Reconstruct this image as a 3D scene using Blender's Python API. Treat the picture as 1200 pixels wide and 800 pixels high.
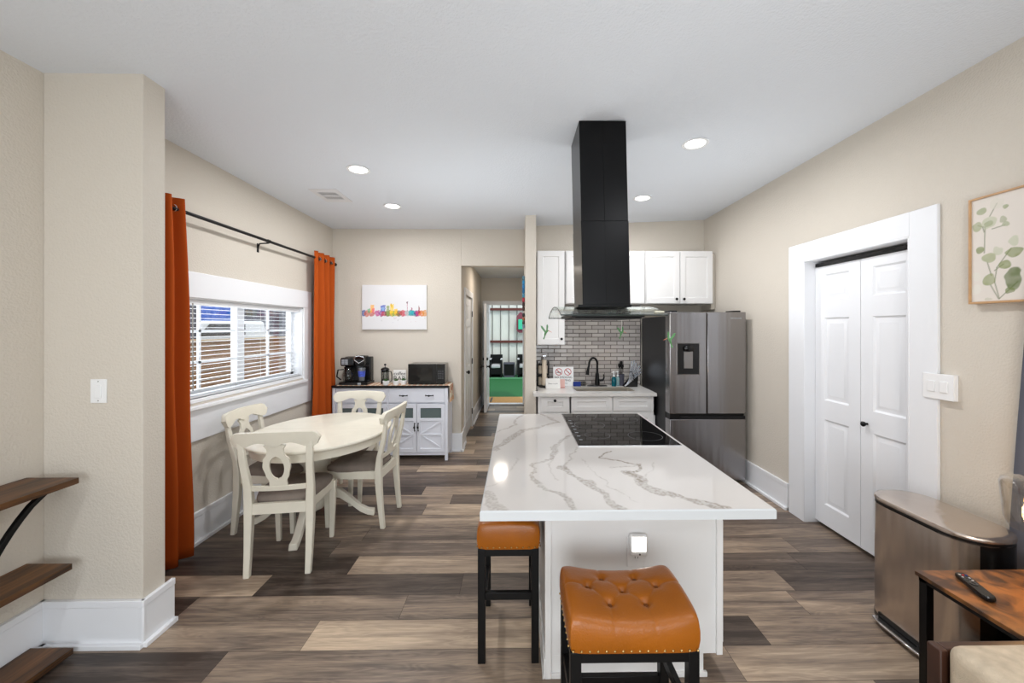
import bpy, math, random
import numpy as np
from mathutils import Vector, Matrix, noise
random.seed(7)
PI = math.pi
SC = bpy.context.scene
COL = SC.collection
for o in list(bpy.data.objects): bpy.data.objects.remove(o)

# ------------------------------------------------------------------ camera
EYE = 1.58
YAW = 0.015
cam = bpy.data.cameras.new('camera'); camo = bpy.data.objects.new('camera', cam); COL.objects.link(camo)
camo.location = (0, 0, EYE); camo.rotation_euler = (PI/2, 0, -YAW)
cam.sensor_width = 36; cam.lens = 13.8; cam.shift_x = -0.0101; cam.shift_y = -0.01333; cam.clip_start = .05
SC.camera = camo
def yy(d, x): return d - YAW*x          # distance from the camera plane -> room y

# ------------------------------------------------------------------ light
SC.view_settings.view_transform = 'Standard'; SC.view_settings.look = 'None'
SC.view_settings.exposure = -0.12; SC.view_settings.gamma = 1; SC.view_settings.use_curve_mapping = False
w = bpy.data.worlds.new('sky'); SC.world = w; w.use_nodes = True
bg = w.node_tree.nodes['Background']; bg.inputs[0].default_value = (.80, .90, 1, 1); bg.inputs[1].default_value = 1.9
def area(name, loc, rot, sx, sy, power, col=(1, 1, 1), shape='RECTANGLE', spread=PI):
    l = bpy.data.lights.new(name, 'AREA'); l.shape = shape; l.size = sx; l.size_y = sy; l.energy = power; l.color = col; l.spread = spread
    o = bpy.data.objects.new(name, l); COL.objects.link(o); o.location = loc; o.rotation_euler = rot; return o
area('rear_fill', (-.2, -3.1, 1.5), (PI/2, 0, 0), 3.4, 2.0, 26, (.94, .98, 1))  # added fill light behind the viewer, set at the rear wall opening
area('dining_window_daylight', (-2.62, 3.47, 1.55), (0, -PI/2+.25, 0), .68, 1.6, 13, (.93, .97, 1))
area('ceiling_fill', (0.1, -.6, .9), (PI, 0, 0), 2.2, 2.2, 15, (.94, .98, 1))  # added fill aimed up at the ceiling, no lamp stands there
area('ceiling_fill_kitchen', (.9, .9, 1.35), (PI-.7, 0, 0), .8, .8, 5, (.93, .98, 1))  # added fill tilted up and forward to brighten the ceiling near the hood
area('ceiling_fill_right', (1.55, 3.1, 1.2), (PI, 0, 0), .7, .7, 4.6, (.93, .98, 1), spread=2.3)  # unseen fill added to lift the ceiling on the kitchen side
area('ceiling_fill_left', (-.5, 3.4, 1.2), (PI, 0, 0), .7, .7, 6.2, (.93, .98, 1), spread=2.3)  # unseen fill added to lift the ceiling towards the hallway
area('front_fill', (-.2, -1.3, .95), (PI/2, 0, 0), 1.8, 1.3, 40, (.94, .98, 1))  # added low frontal fill, brightens the island end
sunl = bpy.data.lights.new('sun', 'SUN'); sunl.energy = 1.7; sunl.angle = .02; sunl.color = (1, .95, .85)
suno = bpy.data.objects.new('sun', sunl); COL.objects.link(suno); suno.rotation_euler = (math.radians(31), math.radians(12), 0)

# ------------------------------------------------------------------ materials
def lin(c):
    f = lambda v: v/12.92 if v <= .04045 else ((v+.055)/1.055)**2.4
    return tuple(f(v/255) for v in c) + (1,)
def node(nt, t, **kw):
    n = nt.nodes.new(t)
    for k, v in kw.items():
        if k.startswith('i_'): n.inputs[k[2:].replace('_', ' ')].default_value = v
        else: setattr(n, k, v)
    return n
def mat(name, c, rough=.5, metal=0, bump=0, bscale=60, var=0, vscale=4, coat=0, spec=.5, emit=None, estr=0, trans=0, ior=1.45, stretch=None, bdetail=3, bdist=.01):
    m = bpy.data.materials.new(name); m.use_nodes = True; nt = m.node_tree; b = nt.nodes['Principled BSDF']
    c = lin(c) if max(c) > 1.001 else tuple(c)[:3]+(1,)
    b.inputs['Base Color'].default_value = c; b.inputs['Roughness'].default_value = rough; b.inputs['Metallic'].default_value = metal
    b.inputs['Coat Weight'].default_value = coat; b.inputs['Specular IOR Level'].default_value = spec
    b.inputs['Transmission Weight'].default_value = trans; b.inputs['IOR'].default_value = ior
    if emit: b.inputs['Emission Color'].default_value = lin(emit); b.inputs['Emission Strength'].default_value = estr
    if bump or var:
        tc = node(nt, 'ShaderNodeTexCoord'); mp = node(nt, 'ShaderNodeMapping'); nt.links.new(tc.outputs['Object'], mp.inputs['Vector'])
        if stretch: mp.inputs['Scale'].default_value = stretch
    if bump:
        n = node(nt, 'ShaderNodeTexNoise', i_Scale=bscale, i_Detail=bdetail); nt.links.new(mp.outputs[0], n.inputs['Vector'])
        bp = node(nt, 'ShaderNodeBump', i_Strength=bump, i_Distance=bdist); nt.links.new(n.outputs['Fac'], bp.inputs['Height']); nt.links.new(bp.outputs[0], b.inputs['Normal'])
    if var:
        n = node(nt, 'ShaderNodeTexNoise', i_Scale=vscale, i_Detail=5); nt.links.new(mp.outputs[0], n.inputs['Vector'])
        r = node(nt, 'ShaderNodeValToRGB'); r.color_ramp.elements[0].position = .3; r.color_ramp.elements[1].position = .7
        r.color_ramp.elements[0].color = tuple(v*(1-var) for v in c[:3])+(1,); r.color_ramp.elements[1].color = tuple(min(1, v*(1+var)) for v in c[:3])+(1,)
        nt.links.new(n.outputs['Fac'], r.inputs[0]); nt.links.new(r.outputs[0], b.inputs['Base Color'])
    return m
def attr_mat(name, rough=.5, spec=.5, coat=0):
    m = mat(name, (200, 200, 200), rough, spec=spec, coat=coat); nt = m.node_tree
    a = node(nt, 'ShaderNodeVertexColor', layer_name='paint'); nt.links.new(a.outputs[0], nt.nodes['Principled BSDF'].inputs['Base Color']); return m
M = {}
M['wall'] = mat('wall_paint', (211, 203, 191), .75, bump=.5, bscale=95, bdist=.006, spec=.3)
M['ceiling'] = mat('ceiling_paint', (225, 229, 235), .9, bump=.55, bscale=80, bdist=.006, spec=.2)
M['trim'] = mat('white_trim', (236, 237, 240), .4)
M['white'] = mat('cabinet_white', (233, 232, 231), .35)
M['hutch'] = mat('hutch_white', (222, 224, 232), .45)
M['cream'] = mat('cream_paint', (224, 218, 202), .35, var=.04, vscale=8)
M['taupe'] = mat('taupe_microfibre', (132, 121, 112), .95, var=.15, vscale=9, bump=.2, bscale=200, spec=.1)
M['black'] = mat('black_satin', (10, 10, 11), .42, spec=.3)
M['blackmetal'] = mat('black_metal', (12, 12, 13), .38, metal=.2, spec=.35)
M['hood'] = mat('hood_black_steel', (26, 26, 27), .30, metal=.75)
M['blackplastic'] = mat('black_plastic', (14, 14, 15), .25)
M['glossblack'] = mat('gloss_black_glass', (7, 7, 8), .04)
M['steel'] = mat('brushed_steel', (150, 147, 145), .28, metal=1, bump=.06, bscale=40, stretch=(30, 30, .3), bdist=.004)
M['fridge'] = mat('fridge_steel', (150, 148, 149), .25, metal=1, bump=.10, bscale=3, stretch=(5, 5, .25), bdist=.03, bdetail=1)
M['can'] = mat('bin_steel', (206, 194, 184), .24, metal=.95, bump=.16, bscale=3, stretch=(5, 5, .3), bdist=.03, bdetail=1)
M['chrome'] = mat('chrome', (215, 215, 218), .12, metal=1)
M['brass'] = mat('aged_brass', (170, 140, 90), .3, metal=1)
M['darkpanel'] = mat('fridge_side', (24, 24, 26), .42, spec=.3)
M['curtain'] = mat('rust_curtain', (172, 76, 24), .85, spec=.15, bump=.15, bscale=300)
M['greycurtain'] = mat('grey_curtain', (96, 98, 108), .9, spec=.1)
M['leather'] = mat('tan_leather', (154, 86, 14), .33, bump=.12, bscale=160, var=.12, vscale=6, spec=.5)
M['plastic'] = mat('white_plastic', (240, 240, 240), .35)
M['slat'] = mat('blind_slat', (238, 240, 243), .5)
M['turf'] = mat('green_turf', (20, 92, 42), .9, var=.2, vscale=30)
M['turf2'] = mat('pale_turf', (80, 140, 98), .9, var=.15, vscale=30)
M['coir'] = mat('tan_mat', (180, 136, 78), .95, var=.1, vscale=20)
M['maroon'] = mat('maroon_steel', (92, 44, 36), .6)
M['corr'] = mat('corrugated_metal', (214, 216, 208), .5, metal=.0, var=.06, vscale=2)
M['darkseam'] = mat('dark_rib', (92, 92, 88), .6)
M['grey'] = mat('grey_fabric', (175, 176, 178), .9)
M['fence'] = mat('cedar_fence', (160, 120, 86), .8, var=.3, vscale=3, stretch=(1, 1, 12))
M['blue'] = mat('blue_container', (52, 100, 190), .6, var=.1)
M['darkgrey'] = mat('dark_siding', (72, 72, 84), .7)
M['gravel'] = mat('gravel', (150, 140, 125), .9, var=.2, vscale=30)
M['paper'] = mat('paper_white', (238, 236, 232), .8)
M['towel'] = mat('paper_towel', (225, 210, 190), .95)
M['pink'] = mat('pink_card', (232, 190, 182), .8)
M['red'] = mat('sign_red', (190, 30, 40), .6)
M['sponge'] = mat('blue_sponge', (28, 52, 130), .8)
M['teal'] = mat('teal_soap', (10, 110, 125), .15, trans=.4)
M['soapglass'] = mat('pale_bottle', (170, 205, 210), .1, trans=.5)
M['wire'] = mat('wire_caddy', (150, 145, 138), .3, metal=1)
M['leafgreen'] = mat('glass_green', (84, 136, 84), .3)
M['leafred'] = mat('glass_red', (205, 120, 95), .3)
M['cordw'] = mat('white_cord', (225, 222, 215), .7)
M['plant'] = mat('succulent', (62, 96, 52), .6)
M['soil'] = mat('soil', (50, 38, 30), .9)
M['oak'] = mat('oak_frame', (190, 150, 108), .5, var=.1, vscale=20)
M['cushion'] = mat('beige_cushion', (196, 180, 158), .95, var=.14, vscale=30, bump=.3, bscale=250, spec=.1)
M['darkwood'] = mat('dark_walnut', (60, 34, 22), .45, var=.25, vscale=8)
M['carafe'] = mat('coffee_carafe', (130, 136, 142), .08, metal=.6)
M['label'] = mat('blue_label', (70, 90, 190), .4, var=.5, vscale=60)
M['mwglass'] = mat('microwave_glass', (24, 23, 23), .06)
M['winglass'] = mat('cabinet_glass', (96, 108, 108), .12)
M['keys'] = mat('key_grey', (170, 175, 180), .5)
M['bulb'] = mat('warm_bulb', (255, 200, 120), .4, emit=(255, 190, 100), estr=9)
M['nightlight'] = mat('night_light_lens', (255, 250, 240), .4, emit=(255, 246, 232), estr=5)
M['downlight'] = mat('downlight_lens', (255, 255, 255), .4, emit=(255, 252, 248), estr=12)
M['vent'] = mat('vent_white', (222, 222, 224), .5)
M['ventdark'] = mat('vent_dark', (70, 70, 72), .8)
M['backing'] = mat('board_white', (240, 240, 238), .7)
M['tealpanel'] = mat('teal_panel', (60, 190, 150), .5)
M['tape'] = mat('masking_tape', (225, 220, 200), .8)
M['knife'] = mat('knife_steel', (205, 210, 218), .18, metal=.9)
M['runner'] = mat('runner', (190, 160, 140), .9, var=.4, vscale=14)
M['tassel'] = mat('tassel', (205, 165, 130), .9, var=.3, vscale=50)

def glass_mat(name, col, tint):
    m = bpy.data.materials.new(name); m.use_nodes = True; nt = m.node_tree; nt.nodes.remove(nt.nodes['Principled BSDF'])
    t = node(nt, 'ShaderNodeBsdfTransparent'); t.inputs[0].default_value = col; g = node(nt, 'ShaderNodeBsdfGlossy'); g.inputs['Roughness'].default_value = .02
    g.inputs['Color'].default_value = tint
    lw = node(nt, 'ShaderNodeLayerWeight'); lw.inputs[0].default_value = .5
    pw = node(nt, 'ShaderNodeMath', operation='POWER'); pw.inputs[1].default_value = 4; nt.links.new(lw.outputs['Facing'], pw.inputs[0])
    sc_ = node(nt, 'ShaderNodeMath', operation='MULTIPLY_ADD'); sc_.inputs[1].default_value = .8; sc_.inputs[2].default_value = .035; nt.links.new(pw.outputs[0], sc_.inputs[0])
    mx = node(nt, 'ShaderNodeMixShader'); nt.links.new(sc_.outputs[0], mx.inputs[0]); nt.links.new(t.outputs[0], mx.inputs[1]); nt.links.new(g.outputs[0], mx.inputs[2])
    nt.links.new(mx.outputs[0], nt.nodes['Material Output'].inputs[0]); return m
M['pane'] = glass_mat('window_pane', (.97, .98, .98, 1), (1, 1, 1, 1))
M['hoodglass'] = glass_mat('hood_glass', (.96, .972, .968, 1), (.95, 1, .97, 1))
M['shadeglass'] = glass_mat('lamp_glass', (.95, .93, .9, 1), (1, 1, 1, 1))
M['bottleglass'] = glass_mat('clear_glass', (.8, .82, .82, 1), (1, 1, 1, 1))

def wood_mat(name, dark, light, rough, axis='x', sc=1.0):
    m = mat(name, dark, rough); nt = m.node_tree; b = nt.nodes['Principled BSDF']
    tc = node(nt, 'ShaderNodeTexCoord'); mp = node(nt, 'ShaderNodeMapping'); nt.links.new(tc.outputs['Object'], mp.inputs['Vector'])
    mp.inputs['Scale'].default_value = (1.5*sc, 16*sc, 16*sc) if axis == 'x' else (16*sc, 1.5*sc, 16*sc)
    n = node(nt, 'ShaderNodeTexNoise', i_Scale=1.6, i_Detail=8, i_Roughness=.62, i_Distortion=.6); nt.links.new(mp.outputs[0], n.inputs['Vector'])
    r = node(nt, 'ShaderNodeValToRGB'); r.color_ramp.elements[0].position = .36; r.color_ramp.elements[1].position = .66
    r.color_ramp.elements[0].color = lin(dark); r.color_ramp.elements[1].color = lin(light); nt.links.new(n.outputs['Fac'], r.inputs[0]); nt.links.new(r.outputs[0], b.inputs['Base Color']); return m
M['shelfwood'] = wood_mat('rustic_brown_board', (50, 32, 18), (122, 80, 42), .45, 'y')
M['tablewood'] = mat('rustic_orange_board', (150, 88, 40), .33)
def _tw():
    nt = M['tablewood'].node_tree; b = nt.nodes['Principled BSDF']; tc = node(nt, 'ShaderNodeTexCoord')
    n = node(nt, 'ShaderNodeTexNoise', i_Scale=11, i_Detail=6, i_Distortion=1.2); nt.links.new(tc.outputs['Object'], n.inputs['Vector'])
    r = node(nt, 'ShaderNodeValToRGB'); r.color_ramp.elements[0].position = .38; r.color_ramp.elements[1].position = .62
    r.color_ramp.elements[0].color = lin((66, 42, 24)); r.color_ramp.elements[1].color = lin((142, 92, 46)); nt.links.new(n.outputs['Fac'], r.inputs[0]); nt.links.new(r.outputs[0], b.inputs['Base Color'])
_tw()

def floor_mat():
    m = mat('plank_floor', (120, 105, 92), .38, spec=.4); nt = m.node_tree; b = nt.nodes['Principled BSDF']; L = nt.links.new
    a = node(nt, 'ShaderNodeVertexColor', layer_name='plank'); sp = node(nt, 'ShaderNodeSeparateColor'); L(a.outputs[0], sp.inputs[0])
    tc = node(nt, 'ShaderNodeTexCoord'); ad = node(nt, 'ShaderNodeVectorMath', operation='MULTIPLY_ADD')
    ad.inputs[1].default_value = (13, 7, 29); L(a.outputs[0], ad.inputs[0]); L(tc.outputs['Object'], ad.inputs[2])
    def nz(scale, vec, det, rg, dist):
        mp = node(nt, 'ShaderNodeMapping'); mp.inputs['Scale'].default_value = vec; L(ad.outputs[0], mp.inputs['Vector'])
        n = node(nt, 'ShaderNodeTexNoise', i_Scale=scale, i_Detail=det, i_Roughness=rg, i_Distortion=dist); L(mp.outputs[0], n.inputs['Vector']); return n.outputs['Fac']
    def mth(op, x, y, z=None):
        n = node(nt, 'ShaderNodeMath', operation=op)
        for i, v in enumerate((x, y, z)):
            if v is None: continue
            if isinstance(v, (int, float)): n.inputs[i].default_value = v
            else: L(v, n.inputs[i])
        return n.outputs[0]
    big = nz(1, (.9, 9, 1), 4, .6, .8); fine = nz(1, (3.5, 60, 1), 6, .7, .4); rings = nz(1, (1.6, 14, 1), 1, .4, 1.4)
    rr = mth('PINGPONG', mth('MULTIPLY', rings, 9), .5)
    v = mth('ADD', sp.outputs[0], mth('MULTIPLY_ADD', big, 1.05, -.52)); v = mth('ADD', v, mth('MULTIPLY_ADD', fine, .6, -.3)); v = mth('ADD', v, mth('MULTIPLY_ADD', rr, .16, -.04))
    r = node(nt, 'ShaderNodeValToRGB'); e = r.color_ramp.elements; e[0].position = 0; e[0].color = lin((60, 50, 44)); e[1].position = 1; e[1].color = lin((222, 198, 170))
    x = e.new(.35); x.color = lin((108, 94, 84)); x = e.new(.65); x.color = lin((164, 144, 124))
    L(v, r.inputs[0]); L(r.outputs[0], b.inputs['Base Color'])
    bp = node(nt, 'ShaderNodeBump', i_Strength=.12, i_Distance=.003); L(fine, bp.inputs['Height']); L(bp.outputs[0], b.inputs['Normal']); return m
M['floor'] = floor_mat()

def tile_mat():
    m = mat('grey_glazed_brick_tile', (170, 165, 160), .12); nt = m.node_tree; b = nt.nodes['Principled BSDF']; L = nt.links.new
    tc = node(nt, 'ShaderNodeTexCoord'); mp = node(nt, 'ShaderNodeMapping'); mp.inputs['Rotation'].default_value = (PI/2, 0, 0); L(tc.outputs['Object'], mp.inputs['Vector'])
    br = node(nt, 'ShaderNodeTexBrick', i_Scale=1.0); br.inputs['Brick Width'].default_value = .157; br.inputs['Row Height'].default_value = .0488; br.inputs['Mortar Size'].default_value = .0042
    br.inputs['Mortar Smooth'].default_value = .15; br.inputs['Color1'].default_value = lin((186, 180, 174)); br.inputs['Color2'].default_value = lin((158, 152, 148)); br.inputs['Mortar'].default_value = lin((92, 84, 80))
    L(mp.outputs[0], br.inputs['Vector']); L(br.outputs['Color'], b.inputs['Base Color'])
    n = node(nt, 'ShaderNodeTexNoise', i_Scale=14, i_Detail=1); L(tc.outputs['Object'], n.inputs['Vector'])
    mm = node(nt, 'ShaderNodeMath', operation='MULTIPLY_ADD'); mm.inputs[1].default_value = -1; L(br.outputs['Fac'], mm.inputs[0]); L(n.outputs['Fac'], mm.inputs[2])
    bp = node(nt, 'ShaderNodeBump', i_Strength=.5, i_Distance=.004); L(mm.outputs[0], bp.inputs['Height']); L(bp.outputs[0], b.inputs['Normal'])
    rg = node(nt, 'ShaderNodeMath', operation='MULTIPLY_ADD'); rg.inputs[1].default_value = .6; rg.inputs[2].default_value = .12; L(br.outputs['Fac'], rg.inputs[0]); L(rg.outputs[0], b.inputs['Roughness'])
    return m
M['tile'] = tile_mat()
M['quartz'] = attr_mat('veined_quartz', .08)
M['canvas'] = attr_mat('watercolour_canvas', .8)

# ------------------------------------------------------------------ mesh helpers
class MB:
    def __init__(s): s.v = []; s.f = []
    def add(s, vs, fs):
        b = len(s.v); s.v += [tuple(p) for p in vs]; s.f += [tuple(b+i for i in f) for f in fs]; return s
    def box(s, x0, y0, z0, x1, y1, z1):
        x0, x1 = sorted((x0, x1)); y0, y1 = sorted((y0, y1)); z0, z1 = sorted((z0, z1))
        return s.add([(x0,y0,z0),(x1,y0,z0),(x1,y1,z0),(x0,y1,z0),(x0,y0,z1),(x1,y0,z1),(x1,y1,z1),(x0,y1,z1)],
                     [(0,3,2,1),(4,5,6,7),(0,1,5,4),(1,2,6,5),(2,3,7,6),(3,0,4,7)])
    def loft(s, rings, cap=True, closed=True):
        n = len(rings[0]); vs = [p for r in rings for p in r]; fs = []
        for i in range(len(rings)-1):
            for j in range(n if closed else n-1):
                k = (j+1) % n; fs.append((i*n+j, i*n+k, (i+1)*n+k, (i+1)*n+j))
        if cap: fs.append(tuple(range(n-1, -1, -1))); fs.append(tuple((len(rings)-1)*n+j for j in range(n)))
        return s.add(vs, fs)
    def bars(s, pts, sx, sy):      # square-section post through points, horizontal sections
        if not isinstance(sx, (list, tuple)): sx = [sx]*len(pts)
        if not isinstance(sy, (list, tuple)): sy = [sy]*len(pts)
        return s.loft([[(x-a/2,y-b/2,z),(x+a/2,y-b/2,z),(x+a/2,y+b/2,z),(x-a/2,y+b/2,z)] for (x,y,z),a,b in zip(pts,sx,sy)])
    def tube(s, pts, r, n=10, cap=True):
        pts = [Vector(p) for p in pts]
        if not isinstance(r, (list, tuple)): r = [r]*len(pts)
        rings = []; up = None
        for i, p in enumerate(pts):
            t = (pts[min(i+1, len(pts)-1)]-pts[max(i-1, 0)]).normalized()
            if up is None: up = Vector((0, 0, 1)) if abs(t.z) < .9 else Vector((1, 0, 0))
            a = (up - t*up.dot(t)).normalized(); b = t.cross(a); up = a
            rings.append([p + (a*math.cos(2*PI*k/n)+b*math.sin(2*PI*k/n))*r[i] for k in range(n)])
        return s.loft(rings, cap)
    def flat(s, pts, w, h, side):    # flat strap: sweep of rectangle; side = width direction
        pts = [Vector(p) for p in pts]; side = Vector(side).normalized(); rings = []
        for i, p in enumerate(pts):
            t = (pts[min(i+1, len(pts)-1)]-pts[max(i-1, 0)]).normalized(); a = side; b = t.cross(a).normalized()
            rings.append([p+a*w/2+b*h/2, p-a*w/2+b*h/2, p-a*w/2-b*h/2, p+a*w/2-b*h/2])
        return s.loft(rings)
    def lathe(s, prof, c=(0,0,0), n=24, sx=1, sy=1, axis='z', ring=False):
        if ring: prof = list(prof)+[prof[0]]
        rings = []
        for r, z in prof:
            ring = []
            for k in range(n):
                a = 2*PI*k/n; x, y = r*math.cos(a)*sx, r*math.sin(a)*sy
                if axis == 'z': ring.append((c[0]+x, c[1]+y, c[2]+z))
                elif axis == 'y': ring.append((c[0]+x, c[1]+z, c[2]+y))
                else: ring.append((c[0]+z, c[1]+x, c[2]+y))
            rings.append(ring)
        return s.loft(rings, cap=not ring)
    def prism(s, poly, a, b, f):     # poly in (u,v), extruded w=a..b, f maps (u,v,w) to xyz
        n = len(poly); vs = [f(u, v, a) for u, v in poly]+[f(u, v, b) for u, v in poly]
        return s.add(vs, [tuple(range(n)), tuple(range(2*n-1, n-1, -1))]+[(j, n+j, n+(j+1) % n, (j+1) % n) for j in range(n)])
    def band(s, o, i, a, b, f):      # strip between two polylines, extruded
        n = len(o)
        for j in range(n-1): s.prism([o[j], o[j+1], i[j+1], i[j]], a, b, f)
        return s
    def panels(s, u0, v0, u1, v1, rects, th, f, style='shaker', depth=.009):   # slab with panelled face; w=0 face, w=-th back
        us = sorted({u0, u1}|{r[0] for r in rects}|{r[2] for r in rects}); vs_ = sorted({v0, v1}|{r[1] for r in rects}|{r[3] for r in rects})
        for a, b in zip(us, us[1:]):
            for c, d in zip(vs_, vs_[1:]):
                m, k = (a+b)/2, (c+d)/2
                if not any(r[0] < m < r[2] and r[1] < k < r[3] for r in rects):
                    s.add([f(a,c,0),f(b,c,0),f(b,d,0),f(a,d,0)], [(0,1,2,3)])
        def rc(r, i, w): return [f(r[0]+i, r[1]+i, w), f(r[2]-i, r[1]+i, w), f(r[2]-i, r[3]-i, w), f(r[0]+i, r[3]-i, w)]
        for r in rects:
            if style == 'shaker': rings = [rc(r, 0, 0), rc(r, .004, -depth)]
            else: rings = [rc(r, 0, 0), rc(r, .012, -depth), rc(r, .022, -depth), rc(r, .045, -.002)]
            s.loft(rings, cap=False); s.add(rings[-1], [(0,1,2,3)])
        F = [f(u0,v0,0),f(u1,v0,0),f(u1,v1,0),f(u0,v1,0)]; B = [f(u0,v0,-th),f(u1,v0,-th),f(u1,v1,-th),f(u0,v1,-th)]
        s.add(F+B, [(4,7,6,5),(0,4,5,1),(1,5,6,2),(2,6,7,3),(3,7,4,0)]); return s
ORG = {}
def obj(name, mb, m, parent=None, bevel=0, seg=2, smooth=True, ang=38, sub=0, weld=False):
    me = bpy.data.meshes.new(name); off = ORG.get(parent.name, (0,0,0)) if parent else (0,0,0)
    me.from_pydata([(x-off[0], y-off[1], z-off[2]) for x, y, z in mb.v], [], mb.f); me.validate()
    if isinstance(m, str): m = M[m]
    me.materials.append(m)
    import bmesh
    bm = bmesh.new(); bm.from_mesh(me)
    if weld: bmesh.ops.remove_doubles(bm, verts=bm.verts, dist=1e-5)
    bmesh.ops.recalc_face_normals(bm, faces=bm.faces); bm.to_mesh(me); bm.free()
    if smooth:
        me.polygons.foreach_set('use_smooth', [True]*len(me.polygons)); me.set_sharp_from_angle(angle=math.radians(ang))
    o = bpy.data.objects.new(name, me); COL.objects.link(o)
    if parent:
        o.parent = parent
        if parent.name in ORG: ORG[o.name] = off
    if bevel:
        b = o.modifiers.new('bevel', 'BEVEL'); b.width = bevel; b.segments = seg; b.limit_method = 'ANGLE'; b.angle_limit = math.radians(40)
    if sub:
        b = o.modifiers.new('subd', 'SUBSURF'); b.levels = sub; b.render_levels = sub
    return o
def tag(o, label, cat, group=None, kind=None):
    o['label'] = label; o['category'] = cat
    if group: o['group'] = group
    if kind: o['kind'] = kind
    return o
def thing(name, label, cat, loc, rotz=0, group=None, world=False):
    o = bpy.data.objects.new(name, None); COL.objects.link(o); o.location = loc; o.rotation_euler = (0, 0, rotz); o.empty_display_size = .1
    tag(o, label, cat, group)
    if world: ORG[o.name] = loc
    return o
def struct(name, mb, m, parent=None, label=None, **k):
    o = obj(name, mb, m, parent, **k)
    if not parent: o['kind'] = 'structure'; o['label'] = label or name.replace('_', ' '); o['category'] = name.split('_')[0]
    return o
def sempty(name, loc, label):
    o = bpy.data.objects.new(name, None); COL.objects.link(o); o.location = loc; ORG[o.name] = loc
    o['kind'] = 'structure'; o['label'] = label; o['category'] = name.split('_')[0]; return o
def dup(root, loc, rotz, label):
    r = root.copy(); COL.objects.link(r); r.location = loc; r.rotation_euler = (0, 0, rotz); r['label'] = label
    for ch in list(root.children):
        c = ch.copy(); COL.objects.link(c); c.parent = r
        for g in list(ch.children):
            d = g.copy(); COL.objects.link(d); d.parent = c
    return r
def text(name, s, size, f, m, parent, align='CENTER', depth=.0008, sx=1):
    cu = bpy.data.curves.new(name, 'FONT'); cu.body = s; cu.size = size; cu.align_x = align; cu.align_y = 'CENTER'; cu.resolution_u = 3
    t = bpy.data.objects.new(name, cu); COL.objects.link(t); dg = bpy.context.evaluated_depsgraph_get(); me = t.evaluated_get(dg).to_mesh()
    mb = MB()
    vs = [f(v.co.x*sx, v.co.y, depth) for v in me.vertices]; mb.add(vs, [tuple(p.vertices) for p in me.polygons])
    bpy.data.objects.remove(t); bpy.data.curves.remove(cu)
    return obj(name, mb, m, parent, smooth=False)
def painted(name, mb, cols, m, parent=None):
    o = obj(name, mb, m, parent, smooth=False)
    a = o.data.color_attributes.new('paint', 'FLOAT_COLOR', 'POINT'); a.data.foreach_set('color', np.asarray(cols, dtype=np.float32).ravel()); return o
def grid(mb, nu, nv, f):
    mb.add([f(i/nu, j/nv) for j in range(nv+1) for i in range(nu+1)], [(j*(nu+1)+i, j*(nu+1)+i+1, (j+1)*(nu+1)+i+1, (j+1)*(nu+1)+i) for j in range(nv) for i in range(nu)]); return mb
def vnoise(X, Y, s, seed=0):     # numpy value noise
    rs = np.random.RandomState(seed); T = rs.rand(64, 64); x = X*s; y = Y*s
    xi = np.floor(x).astype(int); yi = np.floor(y).astype(int); fx = x-xi; fy = y-yi; fx = fx*fx*(3-2*fx); fy = fy*fy*(3-2*fy)
    g = lambda a, b: T[a % 64, b % 64]
    return (g(xi,yi)*(1-fx)+g(xi+1,yi)*fx)*(1-fy)+(g(xi,yi+1)*(1-fx)+g(xi+1,yi+1)*fx)*fy

# ================================================================== ROOM SHELL
XL, XR = -2.35, 2.36
YB = 5.047            # dining back wall
YK = 4.90             # kitchen back wall
ZC = 2.845            # ceiling over dining side
REAR = -3.2
def ceilz(x): return ZC if x < .1 else ZC+(x-.1)/(XR-.1)*.09

# floor: individual plank quads with a tone each
ROWW = .199; Y0 = 1.937
joints = {-3: [(-9,.30),(-.3,.5),(1.0,.35)], -2: [(-9,.4),(-.9,.55),(.55,.6),(1.6,.4)],
 -1: [(-9,.10),(-1.406,.46),(.2,.5),(1.03,.62),(2.0,.5)], 0: [(-9,.5),(-1.06,.74),(.35,.1),(1.27,.5),(2.1,.55)],
 1: [(-9,.10),(-1.86,.46),(-.64,.36),(.4,.5),(1.62,.5)], 2: [(-9,.66),(-1.557,.10),(-.339,.2),(.86,.48),(1.68,.18)],
 3: [(-9,.08),(-1.088,.6),(.1,.3),(1.0,.3),(1.9,.2)], 4: [(-9,.2),(-1.3,.36),(.2,.4),(1.12,.5),(2.0,.4)],
 5: [(-9,.4),(-1.15,.28),(.5,.5),(1.5,.42)], 6: [(-9,.5),(-.22,.16),(.8,.4),(1.6,.3)], 7: [(-9,.26),(-.8,.62),(.3,.3),(1.3,.45)],
 8: [(-9,.5),(-.6,.3),(.6,.5)], 9: [(-9,.1),(-.9,.5),(.2,.3)], 10: [(-9,.62),(-1.4,.2),(-.25,.55)], 11: [(-9,.3),(-.42,.1),(.5,.3)], 12: [(-9,.5),(-1.1,.7),(-.2,.62)], 13: [(-9,.2),(-.46,.12),(.4,.5)], 14: [(-9,.5),(-.3,.7)]}
fm = MB(); tones = []
r = -26
rnd = random.Random(3)
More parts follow.
